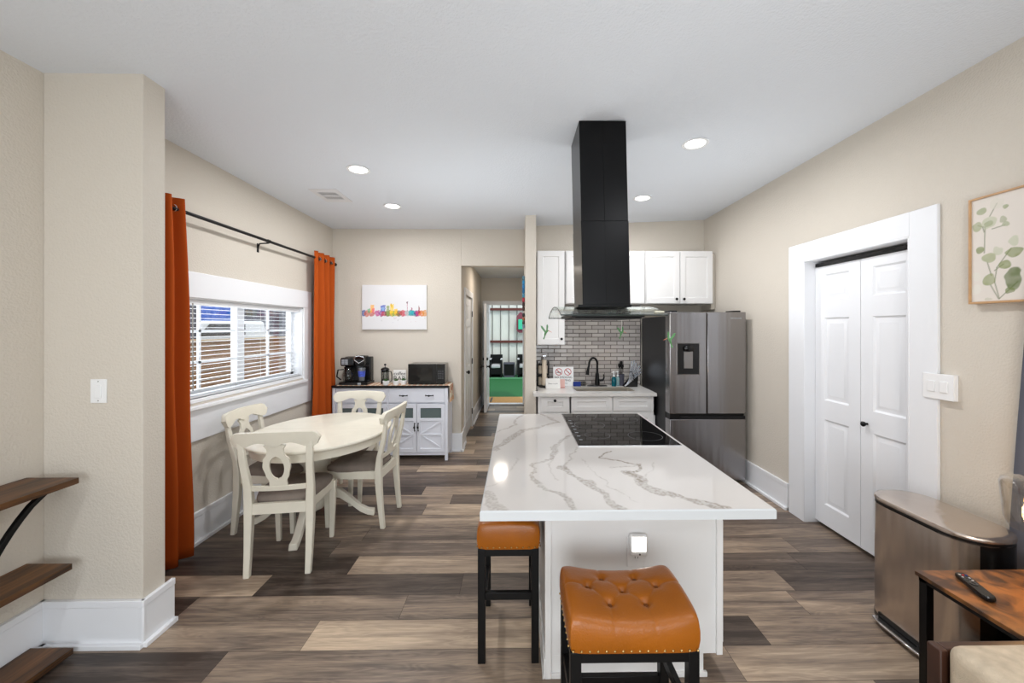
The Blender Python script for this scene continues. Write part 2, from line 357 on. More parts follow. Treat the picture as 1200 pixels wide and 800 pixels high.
while Y0+r*ROWW < 8.1:
    ya, yb = Y0+r*ROWW, Y0+(r+1)*ROWW
    if r in joints:
        js = [(max(a, XL-.3), t) for a, t in joints[r]]
    else:
        js = []; x = XL-.3-rnd.random()*1.2
        while x < 2.9: js.append((max(x, XL-.3), rnd.choice([.08, .2, .34, .45, .5, .58, .7]))); x += 1.22
    xs = [a for a, _ in js]+[2.7]
    for (a, t), b in zip(js, xs[1:]):
        if b-a < .01: continue
        g = .0008; fm.add([(a+g,ya+g,0),(b-g,ya+g,0),(b-g,yb-g,0),(a+g,yb-g,0)], [(0,1,2,3)]); tones += [(t, rnd.random(), rnd.random(), 1)]*4
    r += 1
fl = struct('floor', fm, 'floor', label='grey brown wood plank floor', smooth=False)
at = fl.data.color_attributes.new('plank', 'FLOAT_COLOR', 'POINT'); at.data.foreach_set('color', np.array(tones, dtype=np.float32).ravel())
struct('floor_subfloor', MB().box(-2.8, -3.4, -.08, 2.9, 8.1, -.002), mat('subfloor', (30, 26, 24), .9), label='dark seams under the plank floor')

# ceiling (rises slightly over the kitchen side)
cm = MB()
cm.prism([(-2.6, ZC), (.1, ZC), (XR+.3, ceilz(XR+.3)), (XR+.3, 3.2), (-2.6, 3.2)], REAR-.1, YB+.12, lambda u, v, w_: (u, w_, v))
struct('ceiling', cm, 'ceiling', smooth=False, label='white textured ceiling')

# left wall, with window opening  (opening y 2.66..4.35)
WY0, WY1, WZ0, WZ1 = 2.66, 4.35, 1.06, 1.80
def zt(x=0): return 3.0
lw = MB(); T = .16
lw.box(XL-T, REAR, 0, XL, WY0, 2.95).box(XL-T, WY1, 0, XL, YB+.1, 2.95).box(XL-T, WY0, 0, XL, WY1, WZ0).box(XL-T, WY0, WZ1, XL, WY1, 2.95)
struct('wall_left', lw, 'wall', smooth=False, label='beige left wall with the dining window')
# wing wall stub
WX = -1.862
struct('wall_stub', MB().box(XL, 1.985, 0, WX, 2.11, 2.95), 'wall', smooth=False, bevel=.004, label='short beige wall stub with a light switch')
# dining back wall with passage
OX0, OX1, OZ = -.708, .1, 2.375
bw = MB().box(XL-.1, YB, 0, OX0, YB+.12, 2.95).box(OX0, YB, OZ, OX1, YB+.12, 2.95)
struct('wall_back', bw, 'wall', smooth=False, bevel=.003, label='beige dining wall with hallway opening')
YP = yy(4.42, .15)
struct('wall_pillar', MB().box(OX1, YP, 0, .222, YB+.12, 2.95), 'wall', smooth=False, bevel=.003, label='narrow beige wall end between hallway and kitchen')
struct('wall_kitchen', MB().box(.222, YK, 0, XR+.1, YK+.1, 3.05), 'wall', smooth=False, label='beige kitchen back wall')
# right wall with closet opening
CY0, CY1, CZ = yy(2.339, 2.35), yy(3.206, 2.35), 2.126
rw = MB().box(XR, -.5, 0, XR+.16, CY0, 3.05).box(XR, CY1, 0, XR+.16, YK+.1, 3.05).box(XR, CY0, CZ, XR+.16, CY1, 3.05)
rw.box(XR, REAR, 0, XR+.16, -2.0, 3.05).box(XR, -2.0, 0, XR+.16, -.5, .9).box(XR, -2.0, 2.2, XR+.16, -.5, 3.05)
struct('wall_right', rw, 'wall', smooth=False, label='beige right wall with the closet opening')
# unseen rear wall; its wide opening is added to let light in
ww = MB().box(XL, REAR-.12, 0, -1.9, REAR, 3.05).box(1.5, REAR-.12, 0, XR, REAR, 3.05).box(-1.9, REAR-.12, 2.4, 1.5, REAR, 3.05).box(-1.9, REAR-.12, 0, 1.5, REAR, .5)
struct('wall_rear', ww, 'wall', smooth=False, label='beige rear wall behind the viewer')

# baseboards
def baseboard(name, p, q, nrm, label, shoe=True):
    (x0, y0), (x1, y1) = p, q; nx, ny = nrm; mb = MB()
    def seg(z0, z1, t):
        mb.box(min(x0, x1, x0+nx*t, x1+nx*t), min(y0, y1, y0+ny*t, y1+ny*t), z0, max(x0, x1, x0+nx*t, x1+nx*t), max(y0, y1, y0+ny*t, y1+ny*t), z1)
    seg(0.0, .198, .016); seg(.198, .232, .02)
    if shoe: seg(0, .024, .036)
    return struct(name, mb, 'trim', bevel=.003, label=label)
baseboard('baseboard_left', (XL, REAR), (XL, 1.985), (1, 0), 'white baseboard below the left shelves')
baseboard('baseboard_left_dining', (XL, 2.11), (XL, YB), (1, 0), 'white baseboard under the dining window')
baseboard('baseboard_stub', (XL, 1.985), (WX+.018, 1.985), (0, -1), 'white baseboard on the face of the wall stub')
baseboard('baseboard_stub_side', (WX, 1.967), (WX, 2.15), (1, 0), 'white baseboard on the end of the wall stub')
baseboard('baseboard_back', (XL, YB), (OX0, YB), (0, -1), 'white baseboard on the dining back wall')
baseboard('baseboard_back_side', (OX0, YB-.036), (OX0, YB+.12), (1, 0), 'white baseboard wrapping into the hallway opening')
baseboard('baseboard_right', (XR, yy(3.4, XR)), (XR, YK), (-1, 0), 'white baseboard between closet and refrigerator')
baseboard('baseboard_right_front', (XR, REAR), (XR, yy(2.17, XR)), (-1, 0), 'white baseboard behind the steel bin')
baseboard('baseboard_pillar', (OX1, YP), (OX1, YB+.12), (-1, 0), 'white baseboard along the narrow wall end')

# dining window -----------------------------------------------------
f_left = lambda u, v, w_: (XL+w_, u, v)      # u = y, v = z, w = out of the left wall
win = sempty('window_1', (XL, (WY0+WY1)/2, 1.4), 'white dining window with horizontal blinds')
c = MB().box(XL, WY0-.165, WZ1, XL+.018, WY1+.155, 1.985).box(XL, WY0-.165, .755, XL+.018, WY1+.155, 1.0)
c.box(XL, WY0-.165, 1.0, XL+.018, WY0, WZ1).box(XL, WY1, 1.0, XL+.018, WY1+.155, WZ1)
obj('window_casing', c, 'trim', win, bevel=.003)
obj('window_sill', MB().box(XL-.14, WY0-.02, 1.03, XL+.006, WY1+.02, 1.06).box(XL, WY0-.03, .985, XL+.045, WY1+.03, 1.012), 'trim', win, bevel=.004)
obj('window_reveal', MB().box(XL-.15, WY0, WZ0, XL, WY0+.012, WZ1).box(XL-.15, WY1-.012, WZ0, XL, WY1, WZ1).box(XL-.15, WY0, WZ1-.012, XL, WY1, WZ1), 'trim', win)
GX = XL-.12; wf = MB(); MX = 3.52
wf.box(GX-.03, WY0, WZ0, GX+.02, WY0+.05, WZ1).box(GX-.03, WY1-.05, WZ0, GX+.02, WY1, WZ1).box(GX-.03, WY0, WZ0, GX+.02, WY1, WZ0+.045).box(GX-.03, WY0, WZ1-.045, GX+.02, WY1, WZ1)
wf.box(GX-.03, MX-.045, WZ0, GX+.025, MX+.045, WZ1)
obj('window_frame', wf, 'trim', win, bevel=.002)
mt = MB()
for a, b in ((WY0, MX), (MX, WY1)):
    mt.box(GX-.008, (a+b)/2-.011, WZ0, GX+.008, (a+b)/2+.011, WZ1)
    for z in (1.315, 1.555): mt.box(GX-.008, a, z-.01, GX+.008, b, z+.01)
obj('muntin', mt, 'trim', win)
for a, b in ((WY0+.05, MX-.045), (MX+.045, WY1-.05)): obj('window_pane', MB().box(GX-.002, a, WZ0+.04, GX+.002, b, WZ1-.04), 'pane', win)
bl = thing('window_blind', 'white horizontal slat blind hanging inside the dining window', 'blind', (XL-.045, 3.5, WZ1), world=True)
obj('headrail', MB().box(XL-.075, WY0+.02, WZ1-.05, XL-.02, WY1-.02, WZ1-.013), 'slat', bl, bevel=.003)
for i in range(19):
    z = 1.085+i*.0355
    obj('slat', MB().prism([(-.017, -.0008), (0, .001), (.017, -.0008), (.017, -.0026), (0, -.0008), (-.017, -.0026)], WY0+.03, WY1-.03, lambda u, v, w_, z=z: (XL-.048+u, w_, z+v)), 'slat', bl, smooth=False)
obj('bottom_rail', MB().box(XL-.07, WY0+.03, 1.06, XL-.025, WY1-.03, 1.074), 'slat', bl)
for y in (WY0+.2, WY0+.7, 3.75, WY1-.2):
    obj('ladder_cord', MB().tube([(XL-.026, y, 1.07), (XL-.026, y, WZ1-.03)], .0011, 5).tube([(XL-.07, y, 1.07), (XL-.07, y, WZ1-.03)], .0011, 5), 'cordw', bl)
obj('tilt_wand', MB().tube([(XL-.012, 2.9, WZ1-.04), (XL-.01, 2.9, 1.12)], .004, 6), 'wire', bl)

# closet doors -------------------------------------------------------
cz = .155
trm = MB().box(XR-.02, CY0-cz, 0, XR, CY0, CZ+.145).box(XR-.02, CY1, 0, XR, CY1+cz+.015, CZ+.145).box(XR-.02, CY0, CZ, XR, CY1, CZ+.145)
trm.box(XR-.02, CY0-.001, 0, XR+.16, CY0+.012, CZ).box(XR-.02, CY1-.012, 0, XR+.16, CY1+.001, CZ).box(XR-.02, CY0, CZ-.012, XR+.16, CY1, CZ+.001)
struct('trim_closet', trm, 'trim', bevel=.003, label='wide white casing around the closet')
DX = XR+.07
door = sempty('door_1', (DX, (CY0+CY1)/2, 0), 'white six panel bifold closet door')
fr = lambda u, v, w_: (DX-w_, u, v)
cm_ = (CY0+CY1)/2
for a, b in ((CY0+.014, cm_-.002), (cm_+.002, CY1-.014)):
    s = .095
    obj('door_leaf', MB().panels(a, .03, b, 2.065, [(a+s, 1.80, b-s, 2.0), (a+s, 1.01, b-s, 1.66), (a+s, .19, b-s, .86)], .032, fr, 'raised', .011), 'trim', door)
obj('door_track', MB().box(DX+.002, CY0+.01, 2.072, DX+.035, CY1-.01, 2.098), 'blackplastic', door)
kn = MB().lathe([(.008, 0), (.008, -.018), (.017, -.024), (.018, -.034), (.010, -.042), (.001, -.043)], (DX, cm_-.055, .915), 16, axis='x')
obj('door_knob', kn, 'blackmetal', door)
struct('wall_closet', MB().box(XR+.16, CY0-.3, 0, XR+.2, CY1+.3, 2.5), 'wall', label='inside of the closet')

# hallway ---------------------------------------------------------------
HY = 8.06; HX = -.72
struct('wall_hall_left', MB().box(HX-.1, YB+.12, 0, HX, 5.5, 2.7).box(HX-.1, 6.3, 0, HX, HY+.12, 2.7).box(HX-.1, 5.5, 2.05, HX, 6.3, 2.7), 'wall', smooth=False, label='beige left wall of the hallway')
struct('wall_hall_right', MB().box(.222, YB+.12, 0, .32, HY+.12, 2.7), 'wall', smooth=False, label='beige right wall of the hallway')
struct('wall_hall_end', MB().box(HX, HY, 2.08, .222, HY+.12, 2.7).box(HX, HY, 0, -.63, HY+.12, 2.08).box(.15, HY, 0, .222, HY+.12, 2.08), 'wall', smooth=False, label='beige hallway end wall')
struct('ceiling_hall', MB().box(HX-.1, YB+.12, 2.6, .32, HY+.12, 2.7), 'ceiling', label='hallway ceiling')
baseboard('baseboard_hall', (HX, YB+.12), (HX, 5.42), (1, 0), 'white baseboard at the start of the hallway')
baseboard('baseboard_hall_far', (HX, 6.38), (HX, HY), (1, 0), 'white baseboard along the hallway')
struct('trim_hall_door', MB().box(HX, 5.41, 0, HX+.018, 5.5, 2.14).box(HX, 6.3, 0, HX+.018, 6.39, 2.14).box(HX, 5.5, 2.05, HX+.018, 6.3, 2.14), 'trim', label='white casing of the hallway side door')
d2 = sempty('door_2', (HX, 5.9, 0), 'white panel door in the hallway side wall')
fh = lambda u, v, w_: (HX-.01+w_, u, v)
obj('door_leaf', MB().panels(5.51, .01, 6.29, 2.04, [(5.62, 1.7, 5.86, 1.92), (5.95, 1.7, 6.19, 1.92), (5.62, 1.0, 5.86, 1.6), (5.95, 1.0, 6.19, 1.6), (5.62, .2, 5.86, .85), (5.95, .2, 6.19, .85)], .035, fh, 'raised', .01), 'trim', d2)
obj('door_knob', MB().lathe([(.028, 0), (.028, .006), (.01, .01), (.01, .035), (.026, .042), (.028, .058), (.015, .07), (.001, .072)], (HX-.01, 5.59, .95), 16, axis='x'), 'blackmetal', d2)
for z in (.25, 1.05, 1.8): obj('hinge', MB().tube([(HX+.012, 6.295, z-.045), (HX+.012, 6.295, z+.045)], .007, 8), 'blackmetal', d2)
struct('trim_patio_door', MB().box(-.63, HY-.02, 0, -.60, HY+.12, 2.08).box(.13, HY-.02, 0, .15, HY+.12, 2.08).box(-.69, HY-.02, 2.05, .21, HY, 2.13).box(-.69, HY-.02, 0, -.63, HY, 2.05).box(.15, HY-.02, 0, .21, HY, 2.05).box(-.63, HY, 2.05, .15, HY+.12, 2.08).box(-.6, HY, 0, .13, HY+.12, .02), 'trim', bevel=.003, label='white frame of the patio doorway')
d3 = sempty('door_3', (-.59, HY, 0), 'white outer door standing open in the hallway')
obj('door_leaf', MB().panels(HY-.80, .012, HY-.02, 2.03, [(HY-.70, 1.1, HY-.12, 1.9), (HY-.70, .2, HY-.12, .9)], .045, lambda u, v, w_: (-.555+w_, u, v), 'raised', .01), 'trim', d3, bevel=.002)
for sgn, x0 in ((1, -.555), (-1, -.60)):
    obj('door_knob', MB().lathe([(.03, 0), (.03, .006), (.012, .01), (.012, .035), (.028, .042), (.03, .058), (.015, .07), (.001, .072)] if sgn > 0 else [(.03, 0), (.03, -.006), (.012, -.01), (.012, -.035), (.028, -.042), (.03, -.058), (.015, -.07), (.001, -.072)], (x0, HY-.73, .86), 14, axis='x'), 'blackmetal', d3)
    obj('deadbolt', MB().lathe([(.028, 0), (.028, .02*sgn), (.018, .028*sgn), (.001, .03*sgn)], (x0, HY-.73, 1.0), 14, axis='x'), 'blackmetal', d3)
for z in (.25, 1.05, 1.8): obj('hinge', MB().tube([(-.61, HY-.03, z-.05), (-.61, HY-.03, z+.05)], .008, 8), 'blackmetal', d3)

# patio beyond the hallway -----------------------------------------------
PY = 13.2
tag(obj('patio_turf', MB().box(-2.5, 8.98, -.04, 3, 12.2, 0), 'turf'), 'bright green artificial turf on the patio', 'turf', kind='structure')
tag(obj('patio_turf_strip', MB().box(-2.5, 12.2, -.04, 3, PY+.2, .002), 'turf2'), 'paler green turf strip near the metal wall', 'turf', kind='structure')
tag(obj('patio_mat', MB().box(-2.5, HY+.12, -.03, 3, 8.98, .004), 'coir'), 'tan mat outside the open hallway door', 'mat')
for i in range(2): tag(obj('mat_stripe', MB().box(-.66+i*.09, HY+.3, .004, -.62+i*.09, 8.9, .007), 'black'), 'dark stripe on the tan patio mat, '+('left' if i == 0 else 'right')+' of the two', 'stripe', 'stripes on the patio mat')
cw = MB(); x = -1.2; pts = []
while x < 1.6:
    pts += [(x, 0), (x+.1, 0), (x+.12, -.03), (x+.155, -.03), (x+.175, 0)]; x += .275
pts2 = pts+[(p[0], .02) for p in reversed(pts)]
cw.prism(pts2, 0, 2.9, lambda u, v, w_: (u, PY+v, w_))
struct('wall_patio_back', cw, 'corr', smooth=False, label='corrugated metal wall of the patio')
sm = MB(); x = -1.2
while x < 1.6: sm.box(x+.108, PY-.034, 0, x+.135, PY-.028, 2.9); x += .275
struct('wall_patio_seams', sm, 'darkseam', label='dark ribs of the corrugated wall')
for z, nm in ((2.2, 'upper'), (1.12, 'lower')): struct('trim_patio_'+nm+'_rail', MB().box(-1.2, PY-.09, z-.04, 1.6, PY-.035, z+.04), 'maroon', label='maroon '+nm+' rail across the corrugated wall')
struct('wall_patio_left', MB().box(-.98, 8.25, 0, -.88, PY, 2.9), 'trim', label='white left wall of the patio')
def patio_chair(lbl, loc):
    t = thing('patio_chair', lbl, 'chair', loc, PI, 'black patio chairs by the corrugated wall')
    obj('frame', MB().box(-.2, -.28, 0, -.15, .3, .56).box(.15, -.28, 0, .2, .3, .56).box(-.2, -.32, 0, .2, -.25, .7).box(-.16, -.28, .1, .16, .28, .30), 'black', t, bevel=.01)
    obj('seat_cushion', MB().box(-.145, -.24, .302, .145, .31, .40), 'grey', t, bevel=.03, seg=3)
    obj('armrest', MB().box(-.21, -.28, .56, -.145, .32, .585), 'grey', t, bevel=.008); obj('armrest', MB().box(.145, -.28, .56, .21, .32, .585), 'grey', t, bevel=.008)
    return t
pc = patio_chair('black patio chair with pale cushion, left of the black crate', (-.66, 12.75, 0))
dup(pc, (.24, 12.8, 0), PI, 'black patio chair with pale cushion cut off by the right door jamb')
t = thing('patio_crate', 'black open box table standing between the two patio chairs', 'crate', (-.23, 12.75, 0), world=True)
obj('box_frame', MB().box(-.42, 12.55, 0, -.39, 12.95, .44).box(-.08, 12.55, 0, -.05, 12.95, .44).box(-.42, 12.55, .41, -.05, 12.95, .45).box(-.42, 12.55, 0, -.05, 12.95, .05), 'darkgrey', t, bevel=.006)
obj('box_panel', MB().box(-.39, 12.6, .05, -.08, 12.95, .41), 'black', t)
t = thing('wall_plaque', 'maroon plaque with a teal panel on the corrugated patio wall', 'plaque', (.17, 12.9, 1.7), world=True)
obj('backboard', MB().prism([(-.02, 1.5), (.06, 1.42), (.35, 1.42), (.35, 2.02), (.10, 2.1), (-.02, 1.95)], 12.95, 13.1, lambda u, v, w_: (u+.02, w_, v)), mat('plaque_maroon', (120, 60, 72), .7), t)
obj('panel', MB().box(.06, 12.9, 1.53, .30, 12.96, 1.86), 'tealpanel', t, bevel=.01)

# outside the dining window ---------------------------------------------
struct('ground_yard', MB().box(-14, -2, -.3, -2.56, 16, -.2), 'gravel', label='gravel yard beyond the window')
fn = thing('wooden_fence', 'brown horizontal board fence outside the dining window', 'fence', (-4.5, 6, -.2), world=True)
for i in range(11): obj('fence_board', MB().box(-4.53, 1, -.15+i*.14, -4.5, 14, -.02+i*.14), 'fence', fn)
for i in range(7): obj('fence_post', MB().box(-4.6, 2+i*1.8, -.2, -4.53, 2.1+i*1.8, 1.42), 'fence', fn)
obj('cap_rail', MB().box(-4.58, 1, 1.385, -4.46, 14, 1.41), mat('fence_cap', (205, 180, 150), .8), fn)
t = thing('shipping_container', 'bright blue ribbed container rising behind the fence', 'container', (-8, 8, -.2), world=True)
mb = MB(); y = 4.0; pl = []
while y < 11.2: pl += [(y, 0), (y+.12, 0), (y+.16, .05), (y+.26, .05)]; y += .3
mb.prism(pl+[(11.2, -1), (4, -1)], -.2, 3.4, lambda u, v, w_: (-8+v, u, w_)); obj('ribbed_wall', mb, 'blue', t, smooth=False)
for y in (8.4, 9.0): obj('corner_post', MB().box(-7.94, y, -.2, -7.88, y+.07, 3.4), 'trim', t)
t = thing('dark_building', 'dark grey sided building behind the fence at right of the window', 'building', (-8, 14, -.2), world=True)
obj('siding', MB().box(-9, 11.3, -.2, -8, 19, 4.4), 'darkgrey', t)
for i in range(14): obj('siding_batten', MB().box(-8, 11.5+i*.5, -.2, -7.96, 11.56+i*.5, 4.4), mat('batten', (100, 100, 112), .7) if i == 0 else bpy.data.materials['batten'], t)
t = thing('truck', 'white truck with a light cab parked behind the fence', 'truck', (-6.6, 8, -.2), world=True)
obj('body', MB().prism([(6.5, .5), (6.5, 1.35), (7.3, 1.45), (7.7, 1.72), (9.6, 1.74), (9.7, 1.4), (10.3, 1.35), (10.3, .5)], -7.4, -6.1, lambda u, v, w_: (w_, u, v)), 'plastic', t, bevel=.05)
obj('cab_window', MB().prism([(7.6, 1.42), (7.9, 1.66), (8.9, 1.66), (8.9, 1.42)], -6.1, -6.08, lambda u, v, w_: (w_, u, v)), 'glossblack', t)
for y in (7.2, 9.6): obj('wheel', MB().lathe([(.3, -.1), (.38, -.08), (.38, .08), (.3, .1), (.1, .1)], (-6.1, y, .2), 20, axis='x'), 'black', t)
tag(obj('service_pole', MB().lathe([(.07, 0), (.05, 4.5)], (-5.6, 6.9, -.2), 10), 'darkgrey'), 'dark thin pole in front of the blue container', 'pole')

# ================================================================== CEILING FIXTURES
def downlight(x, d, lbl, first=None, on=True):
    y = yy(d, x); z = ceilz(x)
    if first is None:
        t = thing('ceiling_light', lbl, 'ceiling light', (x, y, z), 0, 'recessed ceiling lights')
        obj('trim_ring', MB().lathe([(.066, -.0005), (.088, -.002), (.09, -.006), (.086, -.009), (.068, -.007)], (0, 0, 0), 32, ring=True), 'plastic', t)
        obj('lens', MB().lathe([(.001, -.0045), (.068, -.0045), (.068, -.001), (.001, -.001)], (0, 0, 0), 32), 'downlight', t)
    else: t = dup(first, (x, y, z), 0, lbl)
    area('downlight_lamp', (x, y, z-.02), (0, 0, 0), .13, .13, 16, (.98, .985, 1), 'DISK'); return t
dl = downlight(-1.26, 3.13, 'large recessed ceiling light above the dining table')
downlight(-1.285, 4.07, 'smaller recessed ceiling light nearest the dining back wall', dl)
downlight(1.27, 2.79, 'recessed ceiling light right of the range hood, nearest the viewer', dl)
downlight(1.27, 3.96, 'recessed ceiling light right of the range hood, nearest the kitchen cabinets', dl)
for x, y in ((-1.25, .3), (1.25, .3), (-1.25, -1.6), (1.25, -1.6)): area('downlight_lamp', (x, y, ceilz(x)-.03), (0, 0, 0), .13, .13, 11, (.96, .98, 1), 'DISK')
area('hall_lamp', (-.25, 6.3, 2.55), (0, 0, 0), .2, .2, 9, (1, .9, .78), 'DISK')
vt = thing('ceiling_vent', 'white rectangular air vent in the ceiling over the dining side', 'vent', (-1.77, 3.78, ZC), 0)
obj('frame', MB().box(-.128, -.178, -.006, .128, -.10, 0).box(-.128, .10, -.006, .128, .178, 0).box(-.128, -.1, -.006, -.085, .1, 0).box(.085, -.1, -.006, .128, .1, 0).box(-.085, -.012, -.008, .085, .012, 0), 'vent', vt, bevel=.002)
obj('duct', MB().box(-.085, -.1, -.001, .085, .1, .0), 'ventdark', vt)
for k in range(10): obj('louver', MB().box(-.08+k*.0172, -.1, -.006, -.074+k*.0172, .1, -.001), 'vent', vt)

# ================================================================== ISLAND
IT = .91
IX0, IX1, IY0, IY1 = -.13, .958, yy(1.447, .4), yy(3.06, .4)
isl = thing('kitchen_island', 'white kitchen island base under the quartz top', 'island', (.53, 2.4, 0), world=True)
BX0, BX1, BY0, BY1 = .135, .934, yy(1.776, .5), 3.02
obj('body', MB().box(BX0, BY0+.012, .1, BX1, BY1, .872).box(BX0, BY0+.06, 0, BX1-.10, BY1-.03, .1), 'white', isl, bevel=.002)
obj('end_panel', MB().box(BX0+.022, BY0+.004, .1, BX1-.025, BY0+.02, .872), 'white', isl, bevel=.0015)
obj('corner_board', MB().box(BX0-.006, BY0-.006, 0, BX0+.022, BY0+.04, .872), 'white', isl, bevel=.002); obj('corner_board', MB().box(BX1-.028, BY0-.006, .1, BX1, BY0+.04, .872), 'white', isl, bevel=.002)
obj('toe_kick', MB().box(BX0+.022, BY0+.006, 0, .852, BY0+.02, .1).box(BX0+.022, BY0-.006, 0, .865, BY0+.01, .022), 'white', isl, bevel=.003)
obj('side_molding', MB().box(BX0-.012, BY0-.006, 0, BX0, BY1, .09).box(BX0-.018, BY0-.008, 0, BX0-.012, BY1, .02), 'white', isl, bevel=.004)
fi = lambda u, v, w_: (BX1+.02+w_, u, v)
for a, b in ((BY0+.03, BY0+.63), (BY0+.64, BY1-.01)):
    dr = obj('door', MB().panels(a, .13, b, .69, [(a+.06, .19, b-.06, .63)], .02, fi), 'white', isl, bevel=.0015)
    obj('knob', MB().lathe([(.006, 0), (.006, .015), (.014, .02), (.012, .03), (.001, .031)], (BX1+.02, b-.03, .64), 12, axis='x'), 'blackmetal', dr)
    dr = obj('drawer', MB().panels(a, .70, b, .86, [(a+.05, .74, b-.05, .82)], .02, fi), 'white', isl, bevel=.0015)
    obj('knob', MB().lathe([(.006, 0), (.006, .015), (.014, .02), (.012, .03), (.001, .031)], (BX1+.02, (a+b)/2, .78), 12, axis='x'), 'blackmetal', dr)

# quartz top: dense grid painted with veins
ct = thing('island_countertop', 'long white quartz island worktop with grey and tan veins', 'countertop', ((IX0+IX1)/2, (IY0+IY1)/2, .872), world=True)
def crop2top(cx, cy):
    px, py = 550+cx/3.243, 470+cy/3.243; k = (py-384)/(EYE-IT); X = (px-605)/k; return X, 460/k-YAW*X
veins = [([(95,185),(130,160),(200,112),(270,95),(330,80)], .016, .5), ([(262,42),(300,62),(332,80)], .014, .45), ([(70,125),(120,112),(165,92),(195,55)], .007, .45),
 ([(405,118),(350,150),(318,180),(318,208),(240,245),(240,285),(300,335),(360,372),(392,425)], .009, .5), ([(345,252),(372,262),(410,282),(460,315),(520,350),(572,400),(605,420)], .013, .62),
 ([(530,190),(500,215),(560,225),(640,238),(628,262),(598,268),(640,285),(655,305)], .005, .9), ([(598,266),(650,290),(655,318),(740,350),(850,375),(965,405)], .017, .7),
 ([(58,345),(85,385),(150,432)], .02, .42), ([(420,175),(350,245)], .004, .35), ([(180,215),(120,300),(60,330)], .003, .22), ([(310,210),(300,260),(330,300)], .003, .25), ([(690,230),(690,262),(660,280)], .003, .25), ([(530,250),(640,240)], .004, .4), ([(430,215),(520,320),(640,380)], .002, .3)]
NU, NV = 300, 440
us = np.linspace(IX0, IX1, NU+1); vs = np.linspace(IY0, IY1, NV+1); GXX, GYY = np.meshgrid(us, vs)
wx = GXX+(vnoise(GXX, GYY, 14, 1)-.5)*.035+(vnoise(GXX, GYY, 55, 2)-.5)*.014; wy = GYY+(vnoise(GXX, GYY, 14, 3)-.5)*.035+(vnoise(GXX, GYY, 55, 4)-.5)*.014
base = np.zeros(GXX.shape+(3,)); base[:] = lin((208, 203, 199))[:3]
tint = np.clip((vnoise(GXX, GYY, 2.2, 9)-.55)*2, 0, 1)[..., None]; base = base*(1-tint*.2)+np.array(lin((205, 210, 210))[:3])*tint*.2
speck = np.clip(vnoise(GXX, GYY, 130, 5)*1.3-.15, 0, 1)
for pl_, wd, st in veins:
    P = [crop2top(*p) for p in pl_]; D = np.full(GXX.shape, 9.0)
    for (ax, ay), (bx, by) in zip(P, P[1:]):
        dx, dy = bx-ax, by-ay; tt = np.clip(((wx-ax)*dx+(wy-ay)*dy)/(dx*dx+dy*dy+1e-9), 0, 1); D = np.minimum(D, np.hypot(wx-ax-tt*dx, wy-ay-tt*dy))
    wv = wd*(.7+1.2*vnoise(GXX, GYY, 9, 6)); inside = np.clip((wv-D)/(wv*.35), 0, 1); edge = np.exp(-((D-wv*.85)/(.0035))**2)
    al = np.clip(inside*(.35+.9*speck)*st*.85+edge*st*.35*(.3+speck), 0, 1)[..., None]; base = base*(1-al)+np.array(lin((132, 121, 108))[:3])*al
cols = np.concatenate([base.reshape(-1, 3), np.ones((base.shape[0]*base.shape[1], 1))], 1)
mb = grid(MB(), NU, NV, lambda u, v: (IX0+u*(IX1-IX0), IY0+v*(IY1-IY0), IT))
e = .004; n0 = len(mb.v)
lo = [(IX0, IY0), (IX1, IY0), (IX1, IY1), (IX0, IY1)]
mb.add([(x, y, IT) for x, y in lo]+[(x+(e*(-1 if x == IX0 else 1)), y+(e*(-1 if y == IY0 else 1)), IT-.005) for x, y in lo]+[(x+(e*(-1 if x == IX0 else 1)), y+(e*(-1 if y == IY0 else 1)), IT-.037) for x, y in lo],
       [(0,1,5,4),(1,2,6,5),(2,3,7,6),(3,0,4,7),(4,5,9,8),(5,6,10,9),(6,7,11,10),(7,4,8,11),(8,9,10,11)])
cols = np.vstack([cols, np.tile(np.array(lin((205, 208, 210))), (12, 1))])
me = painted('slab', mb, cols, 'quartz', ct)

ck = thing('cooktop', 'black glass electric cooktop set into the island', 'cooktop', (.643, 2.62, IT), world=True)
CX0, CX1, CYa, CYb = .352, .934, yy(2.225, .64), yy(3.04, .64)
obj('glass_top', MB().box(CX0, CYa, IT+.0005, CX1, CYb, IT+.006), 'glossblack', ck, bevel=.002)
obj('steel_rim', MB().box(CX0-.004, CYa-.004, IT+.0002, CX0, CYb+.004, IT+.005).box(CX1, CYa-.004, IT+.0002, CX1+.004, CYb+.004, IT+.005).box(CX0, CYa-.004, IT+.0002, CX1, CYa, IT+.005).box(CX0, CYb, IT+.0002, CX1, CYb+.004, IT+.005), 'chrome', ck)
ringm = mat('burner_print', (95, 95, 98), .3)
for x, y, r_ in ((.50, 2.42, .075), (.79, 2.40, .10), (.50, 2.68, .10), (.79, 2.84, .085), (.52, 2.92, .07)):
    mb = MB(); n = 40; rings = [[(x+math.cos(2*PI*k/n)*q, y+math.sin(2*PI*k/n)*q, IT+.0064) for k in range(n)] for q in (r_, r_+.0025)]; mb.loft(rings, cap=False); obj('burner_ring', mb, ringm, ck)
mb = MB()
for k in range(7): mb.box(.372, 2.32+k*.08, IT+.0061, .392, 2.33+k*.08, IT+.0064)
obj('control_marks', mb, 'keys', ck)

